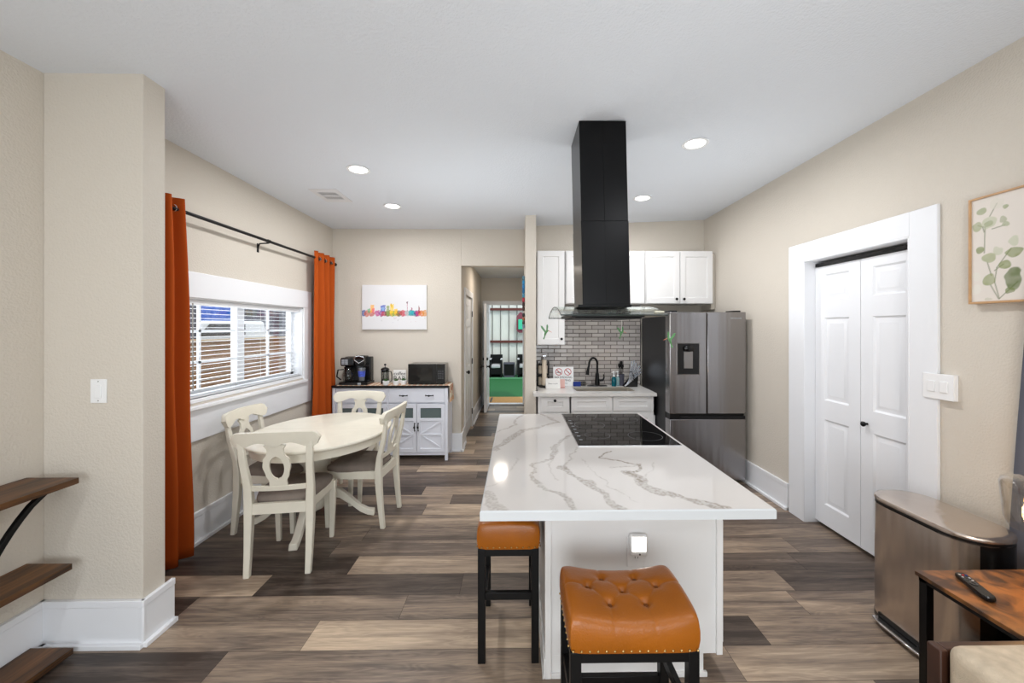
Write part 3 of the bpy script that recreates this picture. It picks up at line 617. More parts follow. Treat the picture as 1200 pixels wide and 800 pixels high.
nl = thing('wall_outlet', 'white outlet plate on the island end', 'outlet', (.541, BY0-.004, .56), world=True)
YF = BY0+.004
obj('plate', MB().box(.500, YF-.006, .50, .583, YF-.0002, .635), 'plastic', nl, bevel=.002)
oc = obj('receptacle', MB().lathe([(.017, 0), (.017, -.003), (.001, -.003)], (.5415, YF-.006, .538), 20, axis='y'), 'plastic', nl)
obj('slots', MB().box(.534, YF-.0095, .540, .536, YF-.009, .549).box(.547, YF-.0095, .540, .549, YF-.009, .548).lathe([(.0025, 0), (.0025, -.0005)], (.5415, YF-.009, .531), 8, axis='y'), 'black', oc)
ng = thing('night_light', 'glowing white plug-in night light on the island outlet', 'night light', (.541, YF-.006, .6), world=True)
obj('housing', MB().box(.507, YF-.034, .562, .585, YF-.0065, .655), 'plastic', ng, bevel=.008, seg=3)
obj('lens', MB().box(.515, YF-.037, .585, .577, YF-.033, .648), 'nightlight', ng, bevel=.003)
obj('sensor', MB().lathe([(.004, 0), (.004, -.002), (.001, -.002)], (.549, YF-.034, .572), 10, axis='y'), 'ventdark', ng)

# ================================================================== RANGE HOOD
hd = thing('range_hood', 'tall black island range hood with curved glass canopy', 'range hood', (.53, 2.6, 1.72))
hd.rotation_euler = (0, 0, 0)
HZ = ceilz(.5)-.003; ln = .026/1.15
def hx(x, z): return x-ln*(z-1.72)-.53+.012   # the flue leans slightly
Ya, Yb = yy(2.42, .5)-2.6, yy(2.765, .5)-2.6; Xa, Xb = .397, .692
mb = MB(); ZT = 2.24; zz = [0, ZT-1.72]
mb.loft([[(hx(Xa, 1.72), Ya, 0), (hx(Xb, 1.72), Ya, 0), (hx(Xb, 1.72), Yb, 0), (hx(Xa, 1.72), Yb, 0)], [(hx(Xa, ZT), Ya, ZT-1.72), (hx(Xb, ZT), Ya, ZT-1.72), (hx(Xb, ZT), Yb, ZT-1.72), (hx(Xa, ZT), Yb, ZT-1.72)]])
obj('lower_flue', mb, 'hood', hd, bevel=.002)
q = .002; mb = MB()
mb.loft([[(hx(Xa, z)+q, Ya+q, z-1.72), (hx(Xb, z)-q, Ya+q, z-1.72), (hx(Xb, z)-q, Yb-q, z-1.72), (hx(Xa, z)+q, Yb-q, z-1.72)] for z in (ZT, HZ)])
up = obj('upper_flue', mb, 'hood', hd, bevel=.002)
mb = MB()
for s_ in (0, 1):
    for k in range(6):
        x = .44+s_*.085-.03+k*.011+.06*s_*0; mb.box(hx(x+.06, 2.78), Ya+.0005, 2.72-1.72, hx(x+.06, 2.78)+.005, Ya+.004, 2.79-1.72)
obj('vent_slots', mb, mat('slot_black', (2, 2, 2), .9), up)
obj('seam', MB().loft([[(hx(.5445, z)-.0008, Ya-.0006, z-1.72), (hx(.5445, z)+.0008, Ya-.0006, z-1.72), (hx(.5445, z)+.0008, Ya+.002, z-1.72), (hx(.5445, z)-.0008, Ya+.002, z-1.72)] for z in (1.722, HZ-.01)]), 'slot_black' if 'slot_black' in M else bpy.data.materials['slot_black'], hd)
obj('motor_housing', MB().box(.345-.53, -.17, -.074, .80-.53, .42, -.052), 'black', hd, bevel=.004)
obj('filter', MB().box(.37-.53, -.14, -.082, .79-.53, .40, -.075), 'black', hd, bevel=.002)
obj('collar', MB().box(.38-.53, -.19, -.012, .71-.53, .18, .004), 'hood', hd, bevel=.003)
G0, G1 = yy(2.30, .57)-2.6, yy(3.16, .57)-2.6
mb = MB(); rings = []
n = 24
for k in range(n+1):
    t_ = k/n; y = G0+(G1-G0)*t_; z = 1.728-.066*abs(2*t_-1)**2.0-1.72-.003; rings.append([(.26-.53, y, z), (.89-.53, y, z), (.89-.53, y, z-.007), (.26-.53, y, z-.007)])
mb.loft(rings); obj('glass_canopy', mb, 'hoodglass', hd)
edge = MB()
edge.tube([(.26-.53, r_[0][1], r_[0][2]-.003) for r_ in rings], .0032, 6); edge.tube([(.89-.53, r_[0][1], r_[0][2]-.003) for r_ in rings], .0032, 6)
edge.tube([(.26-.53, G0, rings[0][0][2]-.0035), (.89-.53, G0, rings[0][0][2]-.0035)], .004, 6); edge.tube([(.26-.53, G1, rings[-1][0][2]-.0035), (.89-.53, G1, rings[-1][0][2]-.0035)], .004, 6)
obj('glass_edge', edge, mat('glass_edge_green', (48, 56, 52), .15), hd)

# hummingbird ornaments hanging from the canopy corners
def bird(lbl, x, y, z, ztop, s=1, flip=1, grp='glass hummingbirds hanging from the hood'):
    t = thing('hummingbird_ornament', lbl, 'ornament', (x, y, z), 0, grp)
    fx = lambda u, v, w_: (u*s*flip, w_, v*s)
    obj('body', MB().tube([fx(-.012, -.035, 0), fx(-.008, -.012, 0), fx(0, .008, 0), fx(.012, .018, 0), fx(.02, .022, 0)], [.003*s, .008*s, .010*s, .008*s, .003*s], 8), 'leafgreen', t)
    obj('beak', MB().tube([fx(.018, .02, 0), fx(.05, .004, 0)], [.003*s, .0012*s], 6), 'leafred', t)
    for w1 in ([(0, .008), (-.03, .05), (-.045, .055), (-.04, .035), (-.012, -.002)], [(.002, .012), (.004, .06), (.014, .065), (.018, .045), (.012, .008)]):
        obj('wing', MB().prism([(u, v+.006) for u, v in w1], -.0015, .0015, fx), 'leafgreen', t)
    obj('tail', MB().prism([(-.006, -.028), (-.016, -.055), (-.026, -.05), (-.014, -.024)], -.0015, .0015, fx), 'leafgreen', t)
    obj('hanging_cord', MB().tube([(0, 0, .02*s), (.002, 0, ztop-z)], .0014, 5), 'cordw', t)
    return t
gz = 1.66
bird('small green glass hummingbird hanging in front of the tall white cabinet', .235, yy(3.12, .25), 1.54, gz, .95, 1)
bird('green glass hummingbird hanging in front of the tiled backsplash', .835, yy(3.12, .85), 1.535, gz, .8, 1)
b3 = bird('large green and orange glass hummingbird hanging before the refrigerator edge', .888, yy(2.275, .88), 1.505, gz, .75, -1)
tag(obj('masking_tape', MB().box(.82, G0+2.6+.02, 1.672, .875, G0+2.6+.04, 1.68), 'tape'), 'strip of pale tape on the hood glass corner', 'tape')

# ================================================================== KITCHEN BACK
CT = .87
CF = yy(4.26, .9); CB = YK-.005
struct('wall_backsplash', MB().box(.24, YK-.012, CT, 1.545, YK, 1.9), 'tile', smooth=False, label='grey glazed brick tile backsplash')
struct('trim_backsplash', MB().box(1.545, YK-.016, CT, 1.553, YK, 1.9), 'chrome', label='metal edge strip of the tile')
fk = lambda u, v, w_: (u, CF+.025-w_, v)
knob = lambda x, z, yf: MB().lathe([(.006, 0), (.006, -.014), (.015, -.02), (.015, -.028), (.001, -.03)], (x, yf, z), 14, axis='y')
u1 = thing('base_cabinet', 'narrow white base cabinet left of the sink, with one knobbed drawer', 'cabinet', (.41, 4.6, 0), world=True)
obj('body', MB().box(.24, CF+.045, .1, .583, CB, CT-.036).box(.24, CF+.1, 0, .583, CB, .1), 'white', u1)
dr = obj('drawer', MB().panels(.275, .665, .568, .825, [(.335, .715, .51, .775)], .02, fk), 'white', u1, bevel=.0015); obj('knob', knob(.418, .79, CF+.025), 'blackmetal', dr)
dr = obj('door', MB().panels(.275, .12, .568, .65, [(.33, .18, .513, .59)], .02, fk), 'white', u1, bevel=.0015); obj('knob', knob(.54, .6, CF+.025), 'blackmetal', dr)
u2 = thing('sink_cabinet', 'wide white sink base cabinet with two panelled fronts', 'cabinet', (1.05, 4.6, 0), world=True)
obj('body', MB().box(.587, CF+.045, .1, 1.524, CB, .62).box(.587, CF+.1, 0, 1.52, CB, .1).box(.587, CF+.045, .62, 1.524, CF+.07, CT-.036).box(1.505, CF+.045, .62, 1.524, CB, CT-.036).box(.587, CF+.045, .62, .6, CB, CT-.036), 'white', u2)
for a, b in ((.597, 1.045), (1.056, 1.50)):
    obj('drawer_front', MB().panels(a, .675, b, .825, [(a+.065, .72, b-.065, .775)], .02, fk), 'white', u2, bevel=.0015)
    obj('door', MB().panels(a, .12, b, .655, [(a+.065, .18, b-.065, .6)], .02, fk), 'white', u2, bevel=.0015)
kc = thing('kitchen_countertop', 'white quartz kitchen worktop around the sink', 'countertop', (.9, 4.55, CT), world=True)
SX0, SX1, SYa, SYb = .67, 1.34, yy(4.41, 1), yy(4.73, 1)
mb = MB()
for x0, y0, x1, y1 in ((.185, CF, SX0, CB), (SX1, CF, 1.565, CB), (SX0, CF, SX1, SYa), (SX0, SYb, SX1, CB)): mb.box(x0, y0, CT-.035, x1, y1, CT)
# part of the slab runs in front of the wall end
mb2 = MB(); poly = []
for x0, y0, x1, y1 in ((.185, CF, .24, YP-.002), (.24, CF, SX0, CB-.012), (SX1, CF, 1.528, CB-.012), (SX0, CF, SX1, SYa), (SX0, SYb, SX1, CB-.012)): mb2.box(x0, y0, CT-.035, x1, y1, CT)
obj('slab', mb2, mat('plain_quartz', (218, 215, 211), .1, var=.04, vscale=5), kc)
sk = thing('kitchen_sink', 'stainless steel undermount sink below the black faucet', 'sink', (1, 4.55, .7), world=True)
obj('basin', MB().box(SX0+.001, SYa+.001, .66, SX1-.001, SYb-.001, .665).box(SX0+.001, SYa+.001, .66, SX0+.008, SYb-.001, CT-.001).box(SX1-.008, SYa+.001, .66, SX1-.001, SYb-.001, CT-.001).box(SX0+.001, SYa+.001, .66, SX1-.001, SYa+.008, CT-.001).box(SX0+.001, SYb-.008, .66, SX1-.001, SYb-.001, CT-.001), mat('sink_steel', (214, 208, 198), .3, metal=.9), sk)
obj('drain', MB().lathe([(.045, 0), (.04, .004), (.001, .002)], (1.0, 4.56, .665), 20), 'chrome', sk)
# faucet
fc = thing('kitchen_faucet', 'matte black gooseneck faucet behind the sink', 'faucet', (.985, yy(4.79, 1), CT), 0)
obj('deck_plate', MB().lathe([(.001, 0), (.125, 0), (.125, .006), (.11, .012), (.001, .013)], (0, 0, 0), 28, sy=.3), 'blackmetal', fc)
obj('body', MB().lathe([(.03, .01), (.03, .06), (.025, .09), (.022, .15), (.014, .165)], (0, 0, 0), 18), 'blackmetal', fc)
pts = [(0, 0, .15), (0, 0, .27)]+[(-.055+.055*math.cos(a), -.03*(1-math.cos(a)), .27+.075*math.sin(a)) for a in [PI*k/10 for k in range(1, 10)]]+[(-.112, -.06, .25), (-.122, -.065, .22)]
obj('gooseneck', MB().tube(pts, .0125, 12), 'blackmetal', fc)
obj('spray_head', MB().tube([(-.120, -.064, .225), (-.13, -.07, .18), (-.135, -.073, .145)], [.014, .019, .022], 14), 'blackmetal', fc)
obj('handle', MB().tube([(.02, 0, .07), (.075, -.005, .075)], .014, 12).tube([(.07, -.005, .07), (.082, -.01, .11), (.072, -.015, .145)], [.012, .009, .006], 10), 'blackmetal', fc)
CY = YK-.06
# paper towel holder
t = thing('paper_towel_holder', 'upright paper towel stand with beige roll at the left counter end', 'paper towel', (.335, 4.72, CT), 0)
obj('base', MB().lathe([(.07, 0), (.07, .01), (.01, .014)], (0, 0, 0), 24), 'blackmetal', t)
obj('towel_roll', MB().lathe([(.02, .02), (.028, .02), (.028, .325), (.02, .325)], (0, 0, 0), 20), 'towel', t)
obj('rod', MB().tube([(0, 0, .01), (0, 0, .37)], .006, 8).tube([(-.02, 0, .372), (.02, 0, .372)], .005, 6), 'chrome', t)
t = thing('spice_jar_rack', 'dark narrow rack with pale jars in the counter corner', 'rack', (.32, 4.82, CT), 0)
obj('rack_frame', MB().box(-.07, -.03, 0, -.06, .03, .30).box(.07, -.03, 0, .08, .03, .30).box(-.07, -.03, 0, .08, .03, .01).box(-.07, -.03, .14, .08, .03, .15), 'blackmetal', t)
for x, z in ((-.03, .15), (.04, .15), (-.03, .01), (.04, .01)): j = obj('jar', MB().lathe([(.022, 0), (.024, .01), (.024, .09), (.015, .1)], (x, 0, z), 12), 'towel', t); obj('lid', MB().lathe([(.02, .1), (.02, .12), (.001, .121)], (x, 0, z), 12), 'blackplastic', j)
# cards and signs
t = thing('message_card', 'small folded white card with a line of writing on the counter', 'card', (.43, 4.60, CT), .05)
obj('card', MB().prism([(-.085, 0), (.085, 0), (.085, .115), (-.085, .115)], 0, .002, lambda u, v, w_: (u, w_+v*.15, v)).prism([(-.085, 0), (.085, 0), (.085, .115), (-.085, .115)], .0, .002, lambda u, v, w_: (u, .036+w_-v*.15, v)), 'paper', t)
text('writing', 'Please recycle', .02, lambda u, v, w_: (u, (v+.055)*.15-w_, v+.055), 'ventdark', t)
t = thing('pink_card', 'small pink card beside the white card', 'card', (.545, 4.66, CT), 0)
obj('card', MB().box(-.03, -.004, 0, .03, .004, .10), 'pink', t, bevel=.001)
obj('border', MB().box(-.032, -.006, 0, .032, -.0045, .004), 'red', t)
t = thing('no_smoking_sign', 'white sign with two red prohibition circles reading no smoking and vaping', 'sign', (.575, 4.80, CT), 0)
fs = lambda u, v, w_: (u, v*.06-w_, v)
obj('board', MB().prism([(-.125, 0), (.125, 0), (.125, .232), (-.125, .232)], -.004, 0, fs), 'plastic', t)
for cx in (-.055, .055):
    mb = MB(); n = 28; mb.loft([[fs(cx+q*math.cos(2*PI*k/n), .17+q*math.sin(2*PI*k/n), .0012) for k in range(n)] for q in (.036, .043)], cap=False)
    mb.prism([(cx-.031, .195), (cx-.025, .2), (cx+.031, .145), (cx+.025, .14)], .0012, .002, fs); obj('prohibition_circle', mb, 'red', t)
    obj('cigarette', MB().prism([(cx-.026, .16), (cx+.026, .16), (cx+.026, .168), (cx-.026, .168)] if cx < 0 else [(cx-.022, .182), (cx-.017, .187), (cx+.02, .16), (cx+.015, .155)], .0004, .001, fs), 'black', t)
text('lettering', 'NO SMOKING', .034, lambda u, v, w_: fs(u, v+.103, w_), 'black', t)
text('lettering', 'OR VAPING', .034, lambda u, v, w_: fs(u, v+.066, w_), 'black', t)
text('lettering', 'THANK YOU', .018, lambda u, v, w_: fs(u, v+.03, w_), 'ventdark', t)
t = thing('kitchen_sponge', 'blue sponge standing beside the faucet', 'sponge', (.735, 4.76, CT), 0)
obj('foam', MB().box(-.045, -.015, 0, .045, .01, .055), 'sponge', t, bevel=.006); obj('scrub_layer', MB().box(-.045, .01, 0, .045, .018, .055), 'black', t, bevel=.003)
t = thing('sponge_caddy', 'small wire caddy between sponge and faucet', 'caddy', (.815, 4.78, CT), 0)
mb = MB()
for z in (.003, .03, .06): mb.tube([(-.035, -.02, z), (.035, -.02, z), (.035, .02, z), (-.035, .02, z), (-.035, -.02, z)], .002, 6)
for x in (-.035, -.012, .012, .035): mb.tube([(x, -.02, .003), (x, -.02, .06)], .0016, 5).tube([(x, .02, .003), (x, .02, .06)], .0016, 5)
obj('wire_frame', mb, 'wire', t); obj('scouring_pad', MB().box(-.03, -.012, .006, .03, .012, .05), 'ventdark', t, bevel=.006)
def soap(lbl, x, y, body, s, pumpm):
    t = thing('soap_bottle', lbl, 'bottle', (x, y, CT), 0)
    obj('bottle', MB().lathe([(.001, 0), (.026, 0), (.028, .01), (.028, .09), (.022, .108), (.011, .115), (.011, .12), (.001, .12)], (0, 0, 0), 20, sx=s, sy=s), body, t)
    obj('pump', MB().lathe([(.013, .118), (.013, .135), (.005, .138), (.005, .165), (.012, .168), (.012, .18), (.001, .182)], (0, 0, 0), 14).tube([(0, 0, .173), (-.03, -.01, .168)], .004, 8), pumpm, t)
soap('teal soap bottle with white pump right of the faucet', 1.185, 4.76, 'teal', 1, 'plastic')
soap('pale clear soap bottle just right of the teal one', 1.24, 4.79, 'soapglass', .8, 'plastic')
t = thing('knife_block', 'slanted rack of steel knives fanned out beside the fridge', 'knife set', (1.385, 4.74, CT), 0)
obj('block', MB().prism([(-.09, 0), (.07, 0), (.08, .17), (.04, .17)], -.05, .05, lambda u, v, w_: (u, w_, v)), 'blackplastic', t, bevel=.004)
for k in range(7):
    a = math.radians(40+k*7); x0, z0 = -.09+k*.008, .01+k*.006; ln_ = .27+.01*(k % 3); dx, dz = math.cos(a), math.sin(a); y0 = -.056-.002*k
    kf = obj('knife', MB().flat([(x0, y0, z0), (x0+dx*ln_*.55, y0, z0+dz*ln_*.55), (x0+dx*ln_, y0, z0+dz*ln_)], .004, .017, (0, 1, 0)), 'knife', t, bevel=.001)
    obj('rivet_band', MB().flat([(x0+dx*ln_*.5, y0, z0+dz*ln_*.5), (x0+dx*ln_*.54, y0, z0+dz*ln_*.54)], .006, .02, (0, 1, 0)), 'blackplastic', kf)
t = thing('utensil_cup', 'dark cup of kitchen utensils left of the knives', 'utensil holder', (1.29, 4.82, CT), 0)
obj('cup', MB().lathe([(.03, 0), (.035, .005), (.038, .14), (.034, .14), (.03, .02)], (0, 0, 0), 18), 'darkgrey', t)
for dx, h_ in ((-.02, .27), (.0, .30), (.015, .26)): obj('utensil', MB().tube([(dx*.5, 0, .02), (dx, 0, h_-.06)], .004, 6).lathe([(.004, h_-.06), (.02, h_-.03), (.016, h_)], (dx, 0, 0), 10, sy=.3), 'blackmetal', t)

# upper cabinets
UF = yy(4.60, 1.2)
fu = lambda u, v, w_: (u, UF-w_, v)
def upper(lbl, x0, x1, z0, z1, doors, knobs):
    t = thing('wall_cabinet', lbl, 'cabinet', ((x0+x1)/2, YK-.16, z0), world=True, group='white wall cabinets')
    obj('body', MB().box(x0, UF+.02, z0, x1, YK-.0125, z1), 'white', t, bevel=.001)
    for (a, b), kx in zip(doors, knobs):
        d_ = obj('door', MB().panels(a, z0+.008, b, z1-.008, [(a+.06, z0+.07, b-.06, z1-.07)], .02, fu), 'white', t, bevel=.0015)
        obj('knob', knob(kx, z0+.055 if z0 > 1.5 else z0+.07, UF), 'blackmetal', d_)
    return t
upper('tall white wall cabinet at the left end beside the hallway', .24, .565, 1.38, 2.485, [(.25, .558)], [.525])
upper('white wall cabinet behind the range hood flue', .575, 1.51, 1.862, 2.485, [(.59, 1.04), (1.05, 1.502)], [1.0, 1.09])
upper('white two door wall cabinet above the refrigerator', 1.52, 2.315, 1.862, 2.485, [(1.528, 1.915), (1.925, 2.307)], [1.875, 1.962])
struct('trim_cabinet_filler', MB().box(2.315, UF+.05, 1.8, XR, YK, 2.46), 'wall', label='beige filler right of the upper cabinets')

# refrigerator
FY = yy(3.925, 1.9)
fg = thing('refrigerator', 'stainless french door refrigerator with water dispenser', 'refrigerator', (1.91, 4.3, 0), world=True)
fx0, fx1, fxm = 1.53, 2.298, 1.905
obj('cabinet', MB().box(fx0+.005, FY+.125, .04, fx1-.005, 4.78, 1.70).box(fx0+.05, FY+.15, 0, fx1-.05, 4.7, .04), 'darkpanel', fg, bevel=.004)
d1 = obj('door_left', MB().box(fx0, FY, .72, fxm-.004, FY+.12, 1.738), 'fridge', fg, bevel=.007, seg=3)
d2_ = obj('door_right', MB().box(fxm+.004, FY, .72, fx1, FY+.12, 1.738), 'fridge', fg, bevel=.007, seg=3)
d3_ = obj('freezer_drawer', MB().box(fx0, FY, .05, fx1, FY+.12, .665), 'fridge', fg, bevel=.007, seg=3)
obj('handle_recess', MB().box(fx0+.01, FY+.02, .665, fx1-.01, FY+.12, .72), 'black', fg)
obj('drawer_grip', MB().box(fx0+.11, FY+.005, .665, fx1-.003, FY+.03, .695), 'darkpanel', fg, bevel=.002)
for x in (fx0, ): obj('hinge_cover', MB().box(x+.02, FY+.06, 1.738, x+.10, FY+.2, 1.755).box(fx1-.1, FY+.06, 1.738, fx1-.02, FY+.2, 1.755), 'darkpanel', fg, bevel=.003)
ds = obj('dispenser', MB().box(1.605, FY-.004, 1.115, 1.825, FY+.001, 1.425), 'blackplastic', d1, bevel=.002)
obj('dispenser_frame', MB().box(1.60, FY-.006, 1.11, 1.606, FY, 1.43).box(1.824, FY-.006, 1.11, 1.83, FY, 1.43).box(1.60, FY-.006, 1.11, 1.83, FY, 1.116).box(1.60, FY-.006, 1.424, 1.83, FY, 1.43), 'steel', d1)
obj('dispenser_paddle', MB().box(1.668, FY-.016, 1.175, 1.757, FY-.003, 1.345), 'steel', d1, bevel=.003)
obj('dispenser_spout', MB().lathe([(.055, 0), (.05, -.03), (.03, -.04), (.001, -.04)], (1.713, FY-.003, 1.375), 20, axis='y', sy=.6), 'blackplastic', d1)
text('brand_lettering', 'SAMSUNG', .024, lambda u, v, w_: (2.2+u, FY-w_, 1.675+v), 'keys', d2_)

# wall hanging on the hallway side of the narrow wall
def painted_fish(lbl, z0, z1, cols_):
    yc = yy(4.72, .1); t = thing('wall_carving', lbl, 'wall decoration', (OX1, yc, (z0+z1)/2), world=True, group='painted carvings on the narrow wall')
    n = len(cols_)
    for i, cc in enumerate(cols_):
        a = z1-(z1-z0)*i/n; b = z1-(z1-z0)*(i+1)/n; wv = .035+.02*math.sin(PI*(i+.5)/n)
        obj('segment', MB().box(OX1-.03, yc-wv, b+.004, OX1-.0005, yc+wv, a), mat('carving_paint', cc, .4), t, bevel=.008)
    return t
painted_fish('upper painted blue and red wooden carving on the narrow wall end', 1.78, 2.2, [(90, 130, 150), (40, 140, 190), (40, 130, 190), (30, 110, 160), (70, 140, 170), (180, 40, 60), (60, 30, 26), (70, 40, 30)])
painted_fish('lower painted orange and black carving on the narrow wall end', 1.57, 1.755, [(30, 26, 26), (150, 80, 40), (60, 40, 34), (120, 140, 160)])

# ================================================================== CURTAINS
ry, rz, rxx = 4.42, 2.365, XL+.10
rod = thing('curtain_rod', 'black metal curtain rod above the dining window', 'curtain rod', (rxx, 3.45, rz), world=True)
obj('rod', MB().tube([(rxx, 2.15, rz), (rxx, 4.9, rz)], .0125, 12), 'blackmetal', rod)
for y in (2.15, 4.9): obj('finial', MB().lathe([(.012, -.02), (.02, -.015), (.022, 0), (.02, .015), (.001, .02)], (rxx, y, rz), 14, axis='y'), 'blackmetal', rod)
for y in (2.3, 3.60, 4.82): obj('bracket', MB().tube([(XL+.001, y, rz-.06), (XL+.02, y, rz-.02), (rxx, y, rz-.016)], .006, 8).box(XL, y-.012, rz-.10, XL+.005, y+.012, rz-.02).lathe([(.017, -.012), (.017, .012)], (rxx, y, rz), 14, axis='y'), 'blackmetal', rod)
def curtain(name, lbl, y0, y1, z0, z1, folds, amp, m='curtain', xc=rxx, seed=0, spread=None, rings_=True):
    t = thing(name, lbl, 'curtain', (xc, (y0+y1)/2, z0), world=True)
    n, mv = 120, 36; rs = random.Random(seed)
    def f(u, v):
        z = z0+(z1-z0)*v; a = y0+(y1-y0)*u
        wob = .018*math.sin(3.1*v+seed+5*u)+.01*math.sin(9*v+7*u+seed)
        if spread: a += spread(u, v)
        am = amp*(1-.25*v+.25*math.sin(2.2*v+u*4+seed)*(1-v))
        return (xc+am*math.sin(2*PI*folds*u+.35*math.sin(4*v+seed)*(1-v))+wob*(1-v), a+.5*wob*(1-v), z)
    mb = grid(MB(), n, mv, f); o = obj('panel', mb, m, t, ang=80)
    sd = o.modifiers.new('thick', 'SOLIDIFY'); sd.thickness = .003
    if rings_:
        for k in range(int(folds*2)):
            u = (k+.5)/(folds*2); a = y0+(y1-y0)*u
            mb = MB(); nn = 16; mb.tube([(xc+.023*math.cos(2*PI*j/nn), a, rz+.023*math.sin(2*PI*j/nn)) for j in range(nn+1)], .004, 6); obj('grommet', mb, 'chrome', t)
    return t
curtain('curtain', 'rust orange curtain left of the dining window, reaching the floor', 2.10, 2.66, .01, 2.44, 5.25, .040, seed=0, spread=lambda u, v: .09*u*(1-v))
curtain('curtain', 'rust orange curtain right of the dining window, beside the hutch', 4.40, 4.84, .01, 2.44, 3.25, .036, seed=4)

# ================================================================== SWITCHES
t = thing('light_switch', 'white single light switch on the short wall stub', 'light switch', (-2.074, 1.985, 1.266), world=True)
obj('plate', MB().box(-2.114, 1.979, 1.207, -2.036, 1.9848, 1.325), 'plastic', t, bevel=.002)
obj('rocker', MB().box(-2.092, 1.974, 1.232, -2.058, 1.979, 1.300), 'plastic', t, bevel=.002)
mb = MB()
for z in (1.218, 1.314): mb.lathe([(.003, 0), (.003, -.001), (.001, -.001)], (-2.075, 1.979, z), 8, axis='y')
obj('screw', mb, 'wire', t)
sy = yy(2.175, XR)
t = thing('light_switch', 'white double light switch beside the closet casing', 'light switch', (XR, sy, 1.255), world=True)
obj('plate', MB().box(XR-.028, sy-.08, 1.185, XR-.0205, sy+.08, 1.325).box(XR-.0205, sy-.08, 1.185, XR-.0002, sy-.012, 1.325), 'plastic', t, bevel=.002)
for q in (-.033, .033): obj('rocker', MB().box(XR-.033, sy+q-.02, 1.225, XR-.028, sy+q+.02, 1.285), 'plastic', t, bevel=.002)

# ================================================================== PICTURES
rs = np.random.RandomState(5)
def blend(C, mask, col): return C*(1-mask[..., None])+np.array(lin(col)[:3])*mask[..., None]
# skyline canvas on the back wall
ax0, ax1, az0, az1 = -1.96, -1.144, 1.56, 2.125
cv = thing('skyline_canvas', 'white canvas with a colourful watercolour skyline on the dining wall', 'painting', (-1.55, YB, 1.84), world=True)
NU, NV = 260, 180; U, V = np.meshgrid(np.linspace(0, 1, NU+1), np.linspace(0, 1, NV+1)); C = np.zeros(U.shape+(3,)); C[:] = lin((226, 226, 228))[:3]
nn = (vnoise(U, V, 30, 2)-.5)*.03
def blob(cx, cy, rx, ry, col, a=.9):
    global C
    d = ((U-cx+nn)/rx)**2+((V-cy+nn)/ry)**2; m_ = np.clip((1.15-d)*3, 0, 1)*a*(.7+.3*vnoise(U, V, 45, int(cx*100))); C = blend(C, m_, tuple(v*.86 for v in col))
def rect(x0, x1, y0, y1, col, a=.9):
    global C
    m_ = ((U+nn*.4 > x0) & (U+nn*.4 < x1) & (V+nn > y0) & (V+nn < y1))*a*(.65+.35*vnoise(U, V, 40, int(x0*100))); C = blend(C, m_, col)
pal = [((50, 90, 180), .02), ((240, 120, 80), .08), ((235, 110, 90), .15), ((220, 60, 160), .235), ((170, 70, 170), .30), ((220, 70, 90), .345), ((110, 100, 60), .39), ((150, 160, 60), .43), ((250, 205, 40), .47), ((120, 190, 90), .50), ((245, 190, 40), .54), ((110, 90, 50), .575), ((230, 70, 80), .62), ((235, 110, 130), .66), ((200, 220, 220), .70), ((40, 175, 180), .755), ((30, 160, 175), .79), ((70, 60, 150), .845), ((220, 40, 120), .87), ((250, 140, 30), .92), ((245, 160, 40), .97)]
for c_, x in pal: blob(x, .36, .042, .07, c_)
rect(.085, .125, .36, .47, (80, 170, 110)); rect(.13, .185, .38, .55, (250, 185, 70)); rect(.15, .19, .36, .47, (240, 110, 130)); rect(.29, .36, .40, .54, (40, 80, 190)); rect(.30, .345, .42, .50, (150, 190, 230))
rect(.38, .42, .33, .53, (140, 160, 80)); rect(.43, .49, .36, .57, (250, 205, 50)); blob(.46, .54, .02, .05, (250, 205, 50)); rect(.5, .55, .36, .47, (250, 200, 60)); rect(.698, .706, .40, .60, (180, 60, 100)); blob(.702, .605, .014, .022, (110, 30, 70))
rect(.74, .80, .34, .44, (40, 170, 180)); blob(.77, .46, .014, .04, (190, 60, 110)); rect(.872, .895, .36, .50, (150, 50, 60)); blob(.883, .5, .010, .04, (140, 50, 60))
for k in range(26): blob(rs.rand(), .16+rs.rand()*.14, .004, .006, pal[rs.randint(len(pal))][0], .6)
mb = grid(MB(), NU, NV, lambda u, v: (ax0+u*(ax1-ax0), YB-.034, az0+v*(az1-az0)))
painted('painted_front', mb, np.concatenate([C.reshape(-1, 3), np.ones((C.shape[0]*C.shape[1], 1))], 1), 'canvas', cv)
obj('canvas_box', MB().box(ax0, YB-.0335, az0, ax1, YB-.0005, az1), 'backing', cv)
# botanical canvas on the right wall
by1, by0, bz0, bz1 = yy(2.01, XR), yy(2.01, XR)-.62, 1.711, 2.226
bt = thing('botanical_canvas', 'framed green leaf print on the right wall', 'painting', (XR, by0+.3, 1.97), world=True)
NU, NV = 240, 200; U, V = np.meshgrid(np.linspace(0, 1, NU+1), np.linspace(0, 1, NV+1)); C = np.zeros(U.shape+(3,)); C[:] = lin((222, 214, 205))[:3]
nn = (vnoise(U, V, 22, 8)-.5)*.025
